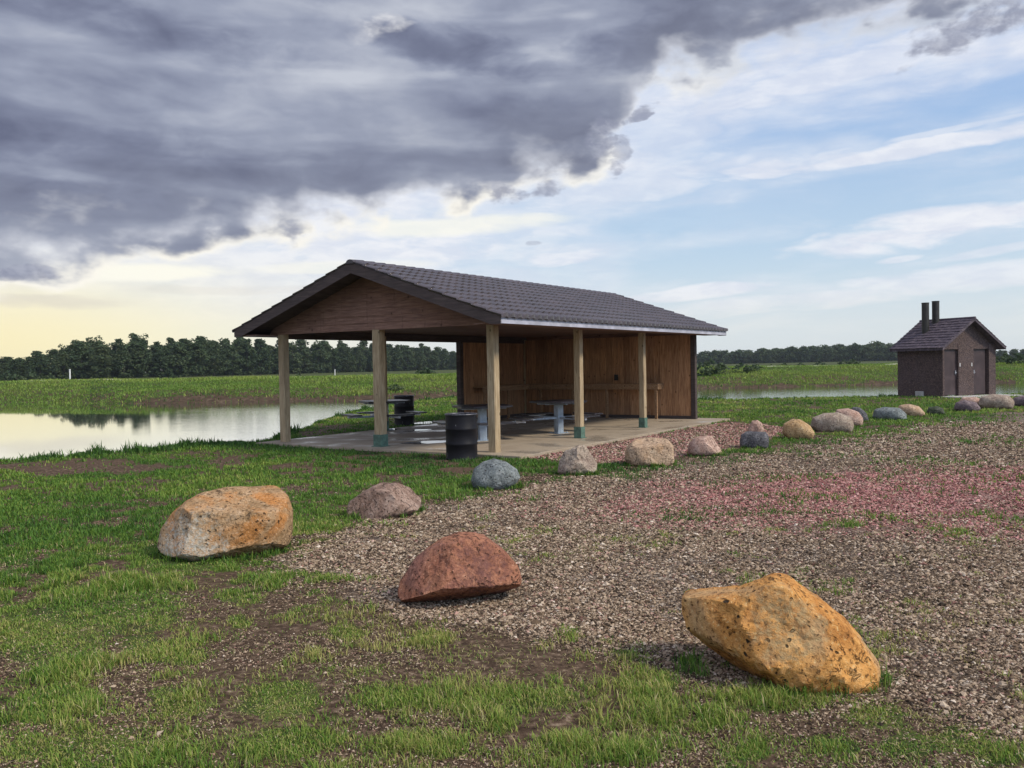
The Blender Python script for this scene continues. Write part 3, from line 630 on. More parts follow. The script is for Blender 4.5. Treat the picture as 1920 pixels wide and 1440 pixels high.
def drum(px, py, z, label, rz, h=.86, r=.295):
    c = at(px, py, z); T = empty('trash_drum', (c.x, c.y+r*.6, z), rz, label=label, cat='trash drum', group='black steel drums at the pavilion')
    m = MB(); pr = [(r, .0), (r+.008, .012), (r, .026)]
    for zz in (.29, .57): pr += [(r, zz-.03), (r+.010, zz-.012), (r+.010, zz+.012), (r, zz+.03)]
    pr += [(r, h-.03), (r-.02, h-.028), (r-.022, .06)]
    m.lathe(pr, 48); m.build('barrel', M_drum, T, True)
    m = MB()
    for q in range(48):
        pass
    n = 48; rings = []
    for q in range(n):
        A = 2*math.pi*q/n; rings.append([m.b.verts.new(((r+.004+.012*math.cos(B))*math.cos(A), (r+.004+.012*math.cos(B))*math.sin(A), h-.018+.014*math.sin(B))) for B in np.linspace(0, 2*math.pi, 9)[:-1]])
    for q in range(n):
        for k in range(8): m.b.faces.new((rings[q][k], rings[(q+1) % n][k], rings[(q+1) % n][(k+1) % 8], rings[q][(k+1) % 8]))
    m.build('rim', M_rim, T, True)
    return T
M_rim = plain('worn_rim', (.10, .10, .115), .35, .3, .6, 30, .1)
drum(865, 862, GZ, 'large black scuffed trash drum on the grass before the corner post', 0.3)
drum(757, 798, GZ, 'smaller-looking black trash drum behind the middle gable post, beside the pond-side table', 1.3, .9)

# ------------------------------------------------------------------ vault toilet building
def build_toilet():
    o0 = Vector((18.45, 36.8, GZ)); ax = math.atan2(1.2, 3.0)          # local x along the gable front, y back along the side wall
    T = empty('restroom_building', o0, ax, label='small brown stone-faced restroom hut with steep shingle roof and two tall vent pipes', cat='restroom hut')
    ms, t, b = mat('exposed_aggregate'); o = objco(t)
    v1 = t.new('ShaderNodeTexVoronoi'); t.l.new(o, v1.inputs[0]); v1.inputs['Scale'].default_value = 26; s1 = t.new('ShaderNodeSeparateColor'); t.l.new(v1.outputs['Color'], s1.inputs[0])
    n = t.noise(o, 1.6, 5, .6); c = t.cramp(s1.outputs[0], [(0, (.040, .026, .026)), (.5, (.075, .048, .044)), (1, (.125, .085, .075))]); c = t.mix(t.ramp(n, .4, .7, 0, .5), c, (.085, .060, .062))
    t.l.new(c, b.inputs['Base Color']); b.inputs['Roughness'].default_value = .9; bump(t, b, v1.outputs['Distance'], .5, .03)
    mr, t, b = mat('cast_shingle'); o = objco(t); n = t.noise(mapping(t, o, (3.5, 6, 6)), 1.5, 6, .65); c = t.cramp(t.ramp(n, .3, .7, 0, 1, False), [(0, (.030, .022, .032)), (.6, (.075, .056, .072)), (1, (.16, .125, .14))])
    t.l.new(c, b.inputs['Base Color']); b.inputs['Roughness'].default_value = .75; bump(t, b, n, .4, .03)
    md = plain('purple_brown_door', (.058, .038, .040), .5, 0, .2, 3)
    W, D, H, ze = 3.15, 2.45, 2.28, 2.2; zr = 3.42
    m = MB()                                                          # side and back walls, front wall in pieces round the doors
    m.box(0, .16, 0, .14, D, H); m.box(W-.14, .16, 0, W, D, H); m.box(.14, D-.14, 0, W-.14, D, H)
    m.box(0, 0, 0, .10, .158, H); m.box(.92, .002, 0, 1.82, .158, H); m.box(2.74, 0, 0, W, .158, H)
    m.box(.10, .02, 2.08, .918, .158, H); m.box(1.822, .02, 2.08, 2.738, .158, H)
    m.build('wall', ms, T)
    for x in (.10, 1.822):
        m = MB(); m.box(x+.004, .10, .10, x+.812, .145, 2.076, bev=.004); d = m.build('door', md, T)
        hx = x+.72 if x < 1 else x+.10
        m = MB(); m.box(hx-.02, .06, 1.0, hx+.02, .099, 1.16); m.tube((hx-.05, .05, 1.06), (hx+.05, .05, 1.06), .012); m.build('handle', M_brkt, d)
    for x in (1.0, 1.70):
        m = MB(); m.box(x-.018, -.010, 1.33, x+.018, .001, 1.48); m.build('sign_plate', M_white, T)
    m = MB(); m.prism([(-.02, .05, H+.002), (W+.02, .05, H+.002), (W/2, .05, zr-.14)], (0, .10, 0)); m.build('gable_panel', ms, T)
    m = MB(); m.prism([(-.02, D-.13, H+.002), (W+.02, D-.13, H+.002), (W/2, D-.13, zr-.14)], (0, .10, 0)); m.build('gable_panel', ms, T)
    ovh, of, ob = .30, .28, .16; sl = (zr-ze+.05)/(W/2+ovh); hw = W/2+ovh
    for s_ in (-1, 1):                                                # lapped courses of shingles, ragged butt edges
        V = []; nc = 11; xs = np.linspace(-of, D+ob, 41)
        ln = math.hypot(hw, zr-ze+.05); cs, sn = hw/ln, (zr-ze+.05)/ln
        m = MB()
        a = [(W/2, -of, zr-.01), (W/2+s_*hw, -of, ze-.06), (W/2+s_*hw, -of, ze-.16), (W/2, -of, zr-.12)]
        m.prism(a, (0, D+of+ob, 0))
        for k in range(nc):
            s0, s1_ = k*ln/nc, (k+1)*ln/nc; y = -of-.01
            while y < D+ob:
                y2 = min(y+random.uniform(.14, .26), D+ob+.01); l_ = random.uniform(.030, .050); jit = random.uniform(-.015, .015)
                p = lambda s2, h, yy: (W/2+s_*(s2*cs+h*sn), yy, zr-.008-s2*sn+h*cs)
                m.prism([p(s0-.02, .002, y), p(s1_+.02+jit, l_*.4, y), p(s1_+.02+jit, l_, y), p(s0-.02, .014, y)], (0, y2-y-.008, 0)); y = y2
        m.build('roof', mr, T)
    m = MB(); m.tube((W/2, -of-.02, zr+.0), (W/2, D+ob+.02, zr+.0), .06, 8); m.build('ridge_cap', mr, T)
    for x, y, z1 in ((.80, 1.62, 4.20), (1.42, 1.62, 4.28)):
        m = MB(); zb = zr-(W/2-x)*sl-.15; m.lathe([(.155, zb), (.155, z1-.03), (.165, z1-.03), (.165, z1), (.14, z1), (.14, z1-.2)], 20, Matrix.Translation((x, y, 0)))
        m.build('vent_pipe', M_pipe, T, True)
    m = MB(); m.box(-.06, 1.00, -.02, -.002, 1.42, .26, bev=.01); m.build('cleanout_cover', M_concp, T)
    m = MB(); m.box(-.15, -1.15, -.10, W+.2, -.004, .065, bev=.01); m.box(.101, .0, -.1, 2.739, .099, .066); m.build('doorstep', M_concp, T)
M_pipe = plain('dark_pipe', (.028, .026, .022), .5, 0, .3)
M_concp = plain('pale_concrete', (.42, .41, .39), .85, 0, .15)
build_toilet()


# ------------------------------------------------------------------ boulders
def rock_mat(name, cols, patch, spots=.25, patch_amt=.6, sc=1., crack=.5, lichen=None):
    m_, t, b = mat(name); o = objco(t)
    n = t.noise(o, 4*sc, 9, .68, .5); n2 = t.noise(mapping(t, o, (1, 1, 1), loc=(3, 1, 7)), 2.0*sc, 6, .6, .8); n3 = t.noise(o, 38*sc, 5, .7); n4 = t.noise(o, 13*sc, 6, .65, .3)
    c = t.cramp(t.ramp(t.m('ADD', t.m('MULTIPLY', n, .65), t.m('MULTIPLY', n4, .35)), .33, .67, 0, 1, False), [(0, cols[0]), (.35, cols[1]), (.7, cols[2]), (1, cols[3])])
    c = t.mix(t.m('MULTIPLY', t.ramp(n2, .47, .62), patch_amt), c, patch)
    c = t.mix(t.m('MULTIPLY', t.ramp(n3, .53, .66), .9), c, tuple(x*.30 for x in cols[0]))
    c = t.mix(t.m('MULTIPLY', t.ramp(n3, .44, .32), .55), c, tuple(min(.78, x*1.25+.05) for x in cols[3]))
    v = t.voro(t.mix(.12, o, t.noise(o, 5*sc, 3, .5, col=True)), 19*sc); pits = t.m('MULTIPLY', t.ramp(v, .24, .12), t.ramp(n4, .44, .56))
    c = t.mix(t.m('MULTIPLY', pits, spots*2.6, clamp=True), c, (.04, .028, .018))
    cr = t.m('ABSOLUTE', t.m('SUBTRACT', t.noise(o, 1.7*sc, 4, .6, 1.6), .5)); crk = t.m('MULTIPLY', t.ramp(cr, .012, .003), t.ramp(n2, .5, .4)); c = t.mix(t.m('MULTIPLY', crk, crack), c, (.035, .025, .018))
    if lichen:                                       # mottled patch in its own area, lichen on some rocks: colour, centre, radius
        lc, ctr, rad = lichen; vm = t.new('ShaderNodeVectorMath', operation='DISTANCE'); t.l.new(o, vm.inputs[0]); vm.inputs[1].default_value = ctr
        lm = t.ramp(t.m('ADD', t.m('DIVIDE', vm.outputs['Value'], rad), t.m('MULTIPLY', t.m('SUBTRACT', n4, .5), 2.4)), 1.15, .55); sp_ = t.ramp(t.noise(o, 30, 6, .75), .40, .60)
        c = t.mix(t.m('MULTIPLY', lm, t.m('MULTIPLY_ADD', sp_, .75, .15)), c, lc)
    t.l.new(c, b.inputs['Base Color']); b.inputs['Roughness'].default_value = .88; b.inputs['Specular IOR Level'].default_value = .2
    h = t.m('ADD', t.m('ADD', t.m('MULTIPLY', n, .9), t.m('MULTIPLY', n3, .22)), t.m('SUBTRACT', t.m('MULTIPLY', n4, .5), t.m('ADD', t.m('MULTIPLY', pits, .45), t.m('MULTIPLY', crk, .5))))
    bump(t, b, h, .95, .05); return m_
RM = dict(
    orange=rock_mat('ochre_rock', [(.17, .070, .022), (.46, .20, .052), (.64, .32, .095), (.72, .46, .21)], (.40, .30, .18), .4, .6, 1., .5, ((.40, .28, .14), (.05, -.3, .36), .22)),
    rusttan=rock_mat('rusty_tan_rock', [(.17, .105, .055), (.32, .20, .10), (.44, .285, .16), (.54, .40, .27)], (.46, .195, .055), .35, .9, 1., .6, ((.46, .44, .38), (-.42, -.4, .10), .40)),
    gold=rock_mat('yellow_tan_rock', [(.20, .12, .06), (.38, .24, .115), (.50, .34, .18), (.58, .44, .28)], (.36, .25, .15), .3),
    red=rock_mat('red_brown_rock', [(.14, .050, .030), (.30, .125, .075), (.40, .18, .105), (.46, .24, .15)], (.215, .10, .085), .2, .7, 1., .8, ((.155, .070, .058), (.14, -.2, .26), .24)),  # last tuple: darker patch on the right of the front face
    mauve=rock_mat('mauve_brown_rock', [(.10, .062, .048), (.24, .155, .118), (.34, .24, .19), (.44, .34, .285)], (.13, .075, .055), .3),
    grey=rock_mat('blue_grey_rock', [(.07, .08, .083), (.15, .17, .172), (.24, .265, .262), (.38, .40, .39)], (.11, .125, .12), .3),
    buff=rock_mat('buff_rock', [(.16, .12, .09), (.31, .24, .185), (.43, .35, .275), (.53, .46, .38)], (.20, .14, .115), .4, .5, 1.4),
    tan=rock_mat('tan_rock', [(.22, .145, .09), (.39, .27, .18), (.50, .36, .24), (.58, .45, .33)], (.43, .26, .14), .2),
    pink=rock_mat('pinkish_rock', [(.24, .15, .11), (.40, .26, .205), (.50, .35, .28), (.57, .43, .36)], (.38, .22, .16), .2),
    dark=rock_mat('dark_speckled_rock', [(.03, .03, .036), (.075, .075, .085), (.16, .155, .165), (.42, .40, .40)], (.04, .04, .048), .5, .6, 2.),
    purple=rock_mat('purple_grey_rock', [(.06, .045, .055), (.14, .105, .115), (.24, .185, .19), (.38, .32, .30)], (.09, .07, .085), .3, .5, 1.5),
    moss=rock_mat('mossy_dark_rock', [(.02, .025, .018), (.05, .06, .04), (.10, .11, .08), (.18, .18, .14)], (.04, .06, .025), .3, .5, 1.5))
def boulder(outline, basey, mt, thick, label, planes=(), seed=0, sub=5, sq=(.72, .80), amp=.05, z0=GZ, yaw=0.):
    """outline: silhouette points read from the picture, turned into metres at the boulder's own distance; basey: picture row of its foot"""
    P = np.array(outline, float); cx = (P[:, 0].min()+P[:, 0].max())/2; cyp = (P[:, 1].min()+P[:, 1].max())/2
    foot = at(cx, basey, z0); D0 = foot.y; wid = (P[:, 0].max()-P[:, 0].min())/F*D0; T = wid*thick
    D = D0+T*.36; s_ = D/F
    c = ray(cx, cyp); c = c*(D/c.y)+Vector((0, 0, EYE)); hz = c.z
    hd = Vector((c.x, c.y, 0)).normalized(); rz = math.atan2(-hd.x, hd.y)+yaw
    # silhouette radius by angle, roll of the camera removed
    q = P-[cx, cyp]; xo = (q[:, 0]*math.cos(ROLL)-q[:, 1]*math.sin(ROLL))*s_; zo = -(q[:, 0]*math.sin(ROLL)+q[:, 1]*math.cos(ROLL))*s_
    xo, zo = xo, zo
    def Rad(th):
        dx, dz = math.cos(th), math.sin(th); best = 0
        for i in range(len(xo)):
            x1, z1, x2, z2 = xo[i-1], zo[i-1], xo[i], zo[i]; ex, ez = x2-x1, z2-z1; det = dx*(-ez)+dz*ex
            if abs(det) < 1e-9: continue
            t = (x1*(-ez)+z1*ex)/det; u = (dx*z1-dz*x1)/det
            if t > 0 and -1e-6 <= u <= 1+1e-6: best = max(best, t)
        return best
    tabR = np.array([Rad(a) for a in np.linspace(-math.pi, math.pi, 361)])
    k = np.array([.1, .2, .4, .2, .1]); tabR = np.convolve(np.concatenate([tabR[-3:-1], tabR, tabR[1:3]]), k, 'valid')
    bm = bmesh.new(); bmesh.ops.create_icosphere(bm, subdivisions=sub, radius=1.)
    so = seed*13.7; sz = max(wid, .3)
    lo = zo.min()
    for v in bm.verts:
        n = v.co.normalized(); th = math.atan2(n.z, n.x); ri = math.hypot(n.x, n.z)
        Rr = float(np.interp(th, np.linspace(-math.pi, math.pi, 361), tabR)); rr = ri**sq[0]
        p = Vector((Rr*rr*math.cos(th), T/2*math.copysign(abs(n.y)**sq[1], n.y), Rr*rr*math.sin(th)))
        for (a, b, cc, dd) in planes:                  # planed faces, directions and distances in half-widths
            pn = Vector((a, b, cc)).normalized(); over = p.dot(pn)-dd*wid/2
            if over > 0: p -= pn*over*.90
        f = p/sz*2.2+Vector((so, so*.7, -so))
        d = mnoise.fractal(f*1.3, 1., 2.1, 4)*.8 + .25*(1-abs(mnoise.noise(f*1.1+Vector((7, 3, 1))))*2) - .12 + mnoise.noise(f*9)*.22 + (mnoise.noise(f*23)*.16 if sub > 5 else 0)
        cel = mnoise.noise(f*2.6+Vector((5, 9, 2))); d += -.5*max(0., cel-.18)
        e = .35+.65*abs(n.y)
        p += Vector((n.x*.8, n.y, n.z*.8))*d*amp*sz*e
        v.co = p
    m2 = MB(); m2.b.free(); m2.b = bm
    o = m2.build('boulder', mt, None, True)
    for p in o.data.polygons: p.use_smooth = True
    # a real foot: the origin sits on the ground under the boulder
    off = hz-z0; o.data.transform(Matrix.Translation((0, 0, off))); o.location = (c.x, c.y, z0); o.rotation_euler = (0, 0, rz)
    tag(o, label=label, cat='boulder', group='boulders set in a line round the gravel lot')
    return o, D
BOULD = []
def B(*a, **k): BOULD.append(boulder(*a, **k)[0])
B([(1283, 1130), (1300, 1126), (1340, 1118), (1385, 1112), (1420, 1095), (1450, 1083), (1480, 1084), (1500, 1098), (1545, 1122), (1580, 1155), (1608, 1190), (1636, 1228), (1638, 1255), (1615, 1280), (1570, 1293), (1510, 1292), (1440, 1290), (1400, 1282), (1370, 1258), (1320, 1225), (1292, 1190), (1283, 1155)],
  1290, RM['orange'], .62, 'large pointed ochre-orange boulder, pitted, at the lower right of the gravel', planes=[(.0, -1, .45, .50), (-.5, -1, .2, .60), (.75, -.9, .5, .66), (-.55, -.6, -.9, .50)], seed=1, sub=6, amp=.055)
B([(303, 1015), (310, 985), (330, 955), (350, 938), (375, 926), (420, 917), (480, 916), (520, 917), (538, 935), (545, 960), (543, 1000), (538, 1022), (510, 1040), (470, 1048), (425, 1056), (385, 1050), (345, 1038), (312, 1028)],
  1050, RM['rusttan'], .78, 'big blocky tan boulder with rust stain and pale lichen, leftmost of all', planes=[(0, -.38, 1, .50), (-.1, -1, .18, .66), (-.8, -.6, .3, .80), (.1, -.5, -1, .56)], seed=2, sub=6, amp=.045, sq=(.65, .7))
B([(746, 1110), (750, 1088), (775, 1050), (800, 1030), (830, 1012), (860, 1000), (890, 1000), (925, 1010), (950, 1030), (970, 1055), (979, 1085), (975, 1098), (940, 1118), (900, 1135), (850, 1148), (800, 1148), (760, 1135)],
  1140, RM['red'], .75, 'red-brown wedge-shaped boulder with cracked sloping face, alone in the gravel', planes=[(-.7, -.75, .6, .60), (.35, -1, .42, .56), (.75, .1, .8, .74), (.1, -.5, -1, .36)], seed=3, sub=6, amp=.05)
B([(651, 960), (655, 940), (680, 922), (715, 906), (745, 908), (775, 918), (796, 940), (785, 955), (755, 968), (720, 975), (680, 979), (655, 976)],
  972, RM['mauve'], .7, 'mauve-brown low boulder with dark face, second from left', planes=[(.8, -.4, .9, .50), (-.5, -1, .3, .52), (0, -.2, 1, .46)], seed=4, amp=.05)
B([(883, 900), (888, 880), (905, 866), (925, 860), (950, 866), (970, 880), (976, 895), (965, 910), (940, 920), (905, 925), (887, 915)],
  918, RM['grey'], .8, 'rounded blue-grey boulder just in front of the black drum', planes=[(-.5, -1, .6, .74)], seed=5, amp=.035)
B([(1045, 885), (1048, 865), (1060, 846), (1085, 834), (1098, 836), (1112, 855), (1120, 870), (1116, 885), (1090, 893), (1055, 895)],
  891, RM['buff'], .75, 'pointed buff boulder with dark crevices, between blue-grey and square tan ones', planes=[(.8, -.7, .5, .55), (-.7, -.7, .5, .60)], seed=6, amp=.075)
B([(1171, 862), (1175, 840), (1190, 825), (1215, 820), (1250, 823), (1262, 835), (1264, 865), (1255, 873), (1210, 876), (1180, 874)],
  873, RM['tan'], .75, 'squarish sandy tan boulder on the strip beside red gravel', planes=[(0, -.4, 1, .50), (.2, -1, .1, .66)], seed=7, amp=.035, sq=(.55, .6))
B([(1290, 850), (1292, 832), (1305, 820), (1325, 816), (1335, 818), (1348, 838), (1356, 852), (1340, 856), (1300, 857)],
  855, RM['pink'], .8, 'sloping pinkish-tan boulder, right of the squarish sandy one', planes=[(.8, -.6, .6, .55)], seed=8, amp=.05, sub=4)
B([(1388, 835), (1390, 815), (1400, 809), (1435, 810), (1441, 820), (1440, 840), (1415, 843), (1392, 842)],
  841, RM['dark'], .9, 'dark speckled block of rock under a pale pointed stone', seed=9, amp=.06, sub=4, sq=(.55, .6))
B([(1400, 812), (1404, 800), (1410, 789), (1420, 787), (1428, 793), (1433, 808), (1431, 814), (1415, 816)],
  815, RM['pink'], .8, 'small pale pointed stone behind the dark speckled block', seed=10, amp=.05, sub=4)
B([(1468, 812), (1470, 795), (1485, 786), (1500, 786), (1518, 798), (1527, 812), (1522, 822), (1495, 827), (1475, 823)],
  824, RM['gold'], .8, 'rounded yellow-tan boulder left of the big smooth grey-tan one', seed=11, amp=.035, sub=4)
B([(1521, 800), (1525, 784), (1545, 775), (1570, 773), (1592, 780), (1599, 795), (1596, 808), (1570, 813), (1535, 812)],
  810, RM['buff'], .75, 'big smooth grey-tan boulder at the front of a touching trio', seed=12, amp=.03, sub=4, sq=(.6, .65))
B([(1562, 785), (1570, 768), (1590, 765), (1608, 772), (1617, 785), (1615, 798), (1590, 802), (1568, 798)],
  799, RM['pink'], .7, 'salmon-pink boulder in the middle of a touching trio', seed=13, amp=.035, sub=4)
B([(1590, 775), (1600, 763), (1612, 764), (1624, 775), (1628, 788), (1618, 793), (1598, 792)],
  791, RM['dark'], .8, 'black and white mottled stone at the back of a touching trio', seed=14, amp=.05, sub=4)
B([(1638, 782), (1642, 768), (1660, 763), (1685, 765), (1697, 775), (1698, 786), (1680, 790), (1645, 789)],
  788, RM['grey'], .75, 'pale grey mottled boulder on the grass left of the restroom hut front', seed=15, amp=.05, sub=4)
B([(1682, 772), (1688, 760), (1705, 757), (1722, 762), (1733, 775), (1728, 782), (1705, 783), (1690, 781)],
  781, RM['tan'], .75, 'brownish tan boulder below the restroom hut side wall', seed=16, amp=.05, sub=4)
B([(1738, 774), (1742, 764), (1756, 761), (1767, 766), (1770, 775), (1762, 780), (1743, 779)],
  778, RM['moss'], .8, 'small dark mossy stone below the restroom hut corner', seed=17, amp=.05, sub=4)
B([(1790, 768), (1794, 755), (1810, 750), (1828, 754), (1837, 766), (1830, 773), (1800, 774)],
  772, RM['purple'], .75, 'purple-grey boulder below the restroom doorstep', seed=18, amp=.05, sub=4)
B([(1798, 756), (1806, 746), (1828, 744), (1842, 750), (1846, 762), (1830, 767), (1806, 764)],
  765, RM['pink'], .7, 'pinkish stone tucked behind the purple-grey boulder', seed=19, amp=.04, sub=4)
B([(1838, 760), (1842, 745), (1862, 739), (1888, 741), (1898, 752), (1896, 765), (1870, 769), (1845, 767)],
  767, RM['buff'], .7, 'wide pale buff boulder to the right of the restroom doorstep', seed=20, amp=.045, sub=4)
B([(1900, 760), (1904, 746), (1920, 741), (1940, 745), (1948, 757), (1940, 764), (1912, 764)],
  763, RM['purple'], .7, 'brownish boulder cut by the right edge of the photo', seed=21, amp=.045, sub=4)

# ------------------------------------------------------------------ gravel stones
def attr(t, nm): return t.new('ShaderNodeAttribute', attribute_name=nm).outputs['Fac']
def stones():
    N = 800000
    # candidates spread evenly in the picture's wedge of ground, denser close by
    r = 3.0*np.exp(rng.random(N)*math.log(26/3.0)); th = (rng.random(N)-.5)*2*R(37)
    X = r*np.sin(th); Y = r*np.cos(th); g, gv, pk, mud, br = cover(X, Y)
    n1 = fbm(X, Y, 1.7, 4, 51)
    n7 = fbm(X, Y, .55, 4, 53); pr = gv*(.25+.75*sstep(n1*.55+n7*.45, .34, .50)) + (1-gv)*.42*sstep(n1, .30, .55)*(r < 14)*(1-np.clip(g, 0, 1)*.75)
    a, b = loc_ab(X, Y); pr = pr*~((a > -.5) & (a < 10.9) & (b > -.93) & (b < 6.5))
    k = rng.random(N) < pr; X, Y, r, gv, pk = X[k], Y[k], r[k], gv[k], pk[k]; n = len(X)
    size = (.0046+.00056*r)*np.exp(rng.normal(0, .36, n))*np.where(rng.random(n) < gv, 1., .62); size = np.clip(size, .005, .032)
    # rough 8-faced pebbles with jittered corners
    base = np.array([(1, 0, 0), (-1, 0, 0), (0, 1, 0), (0, -1, 0), (0, 0, 1), (0, 0, -1)], float)
    tri = np.array([(0, 2, 4), (2, 1, 4), (1, 3, 4), (3, 0, 4), (2, 0, 5), (1, 2, 5), (3, 1, 5), (0, 3, 5)])
    J = base[None]*rng.uniform(.7, 1.25, (n, 6, 1))+rng.uniform(-.28, .28, (n, 6, 3)); J[:, :, 2] *= .62; J[:, :, 0] *= rng.uniform(.9, 1.5, (n, 1))
    A = rng.random(n)*2*math.pi; ca, sa = np.cos(A)[:, None], np.sin(A)[:, None]; tl = rng.normal(0, .35, (n, 1))
    x, y, z = J[..., 0], J[..., 1], J[..., 2]; x, z = x*np.cos(tl)-z*np.sin(tl), x*np.sin(tl)+z*np.cos(tl); x, y = x*ca-y*sa, x*sa+y*ca
    Z = land(X, Y)
    V = np.stack([X[:, None]+x*size[:, None], Y[:, None]+y*size[:, None], Z[:, None]+z*size[:, None]+size[:, None]*.25], -1).reshape(-1, 3)
    Fc = (tri[None]+np.arange(n)[:, None, None]*6).reshape(-1, 3)
    m_, t, b = mat('gravel_stone')
    c = t.cramp(attr(t, 'tone'), [(0, (.022, .015, .010)), (.28, (.10, .067, .041)), (.50, (.215, .152, .100)), (.80, (.35, .262, .18)), (.96, (.46, .37, .275)), (1, (.58, .50, .41))])
    pc = t.cramp(attr(t, 'tone'), [(0, (.09, .032, .031)), (.5, (.37, .14, .135)), (1, (.54, .28, .265))]); c = t.mix(attr(t, 'pink'), c, pc)
    t.l.new(c, b.inputs['Base Color']); b.inputs['Roughness'].default_value = .85; b.inputs['Specular IOR Level'].default_value = .2
    tone = np.repeat(rng.random(n)**np.where(gv > .5, 1., 1.7), 6); pnk = np.repeat(np.where(rng.random(n) < pk*.95, rng.uniform(.45, 1., n), 0)+.4*(rng.random(n) < .06), 6)
    tag(npmesh('gravel', V, Fc, m_, dict(tone=tone, pink=pnk)), kind='stuff', label='loose tan and pinkish gravel stones over the lot')
    print('stones', n)
stones()

# ------------------------------------------------------------------ grass
def blades(name, X, Y, h, wd, lean, hue, label, mt):
    n = len(X); A = rng.random(n)*2*math.pi; dx, dy = np.cos(A), np.sin(A); px_, py_ = -dy, dx
    Z = land(X, Y)-.004; l = lean*h
    P0 = np.stack([X, Y, Z], 1); D = np.stack([dx, dy, 0*dx], 1); S = np.stack([px_, py_, 0*dx], 1); U = np.array([0, 0, 1.])
    mid = P0+U*(h*.55)[:, None]+D*(l*.35)[:, None]; tip = P0+U*(h*np.sqrt(np.clip(1-(lean*.6)**2, .2, 1)))[:, None]+D*l[:, None]
    w2 = wd[:, None]/2
    V = np.stack([P0-S*w2, P0+S*w2, mid+S*w2*.85, mid-S*w2*.85, tip], 1).reshape(-1, 3)
    k = np.arange(n)[:, None]*5
    Fc = np.concatenate([k+np.array([[0, 1, 2]]), k+np.array([[0, 2, 3]]), k+np.array([[3, 2, 4]])])
    return tag(npmesh(name, V, Fc, mt, dict(hue=np.repeat(hue, 5), up=np.tile([0, 0, .55, .55, 1.], n))), kind='stuff', label=label)
def grass_mat():
    m_, t, b = mat('grass_blade')
    c = t.cramp(attr(t, 'hue'), [(0, (.035, .085, .020)), (.28, (.075, .175, .026)), (.55, (.155, .265, .038)), (.8, (.30, .355, .075)), (.92, (.42, .36, .14)), (1, (.58, .50, .30))])
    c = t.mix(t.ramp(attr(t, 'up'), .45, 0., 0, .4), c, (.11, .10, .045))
    t.l.new(c, b.inputs['Base Color']); b.inputs['Roughness'].default_value = .6; b.inputs['Specular IOR Level'].default_value = .25
    tr = t.new('ShaderNodeBsdfTranslucent'); t.l.new(c, tr.inputs[0]); mx = t.new('ShaderNodeMixShader'); mx.inputs[0].default_value = .35
    t.l.new(b.outputs[0], mx.inputs[1]); t.l.new(tr.outputs[0], mx.inputs[2]); t.l.new(mx.outputs[0], t.n['Material Output'].inputs[0])
    return m_
M_grass = grass_mat()
def scatter(N, r0, r1, half, keep_extra=None, nb=14, spread=.03):
    r = r0*np.exp(rng.random(N)*math.log(r1/r0)); th = (rng.random(N)*2-1)*half; X = r*np.sin(th); Y = r*np.cos(th)
    g, gv, pk, mud, br = cover(X, Y); a, b = loc_ab(X, Y); slab = (a > -.5) & (a < 10.93) & (b > -.93) & (b < 6.48)
    z = land(X, Y)
    k = (rng.random(N) < np.clip(g, 0, 1)**1.25*.98) & ~slab & (z > WATER_Z+.02); return X[k], Y[k], r[k], g[k]
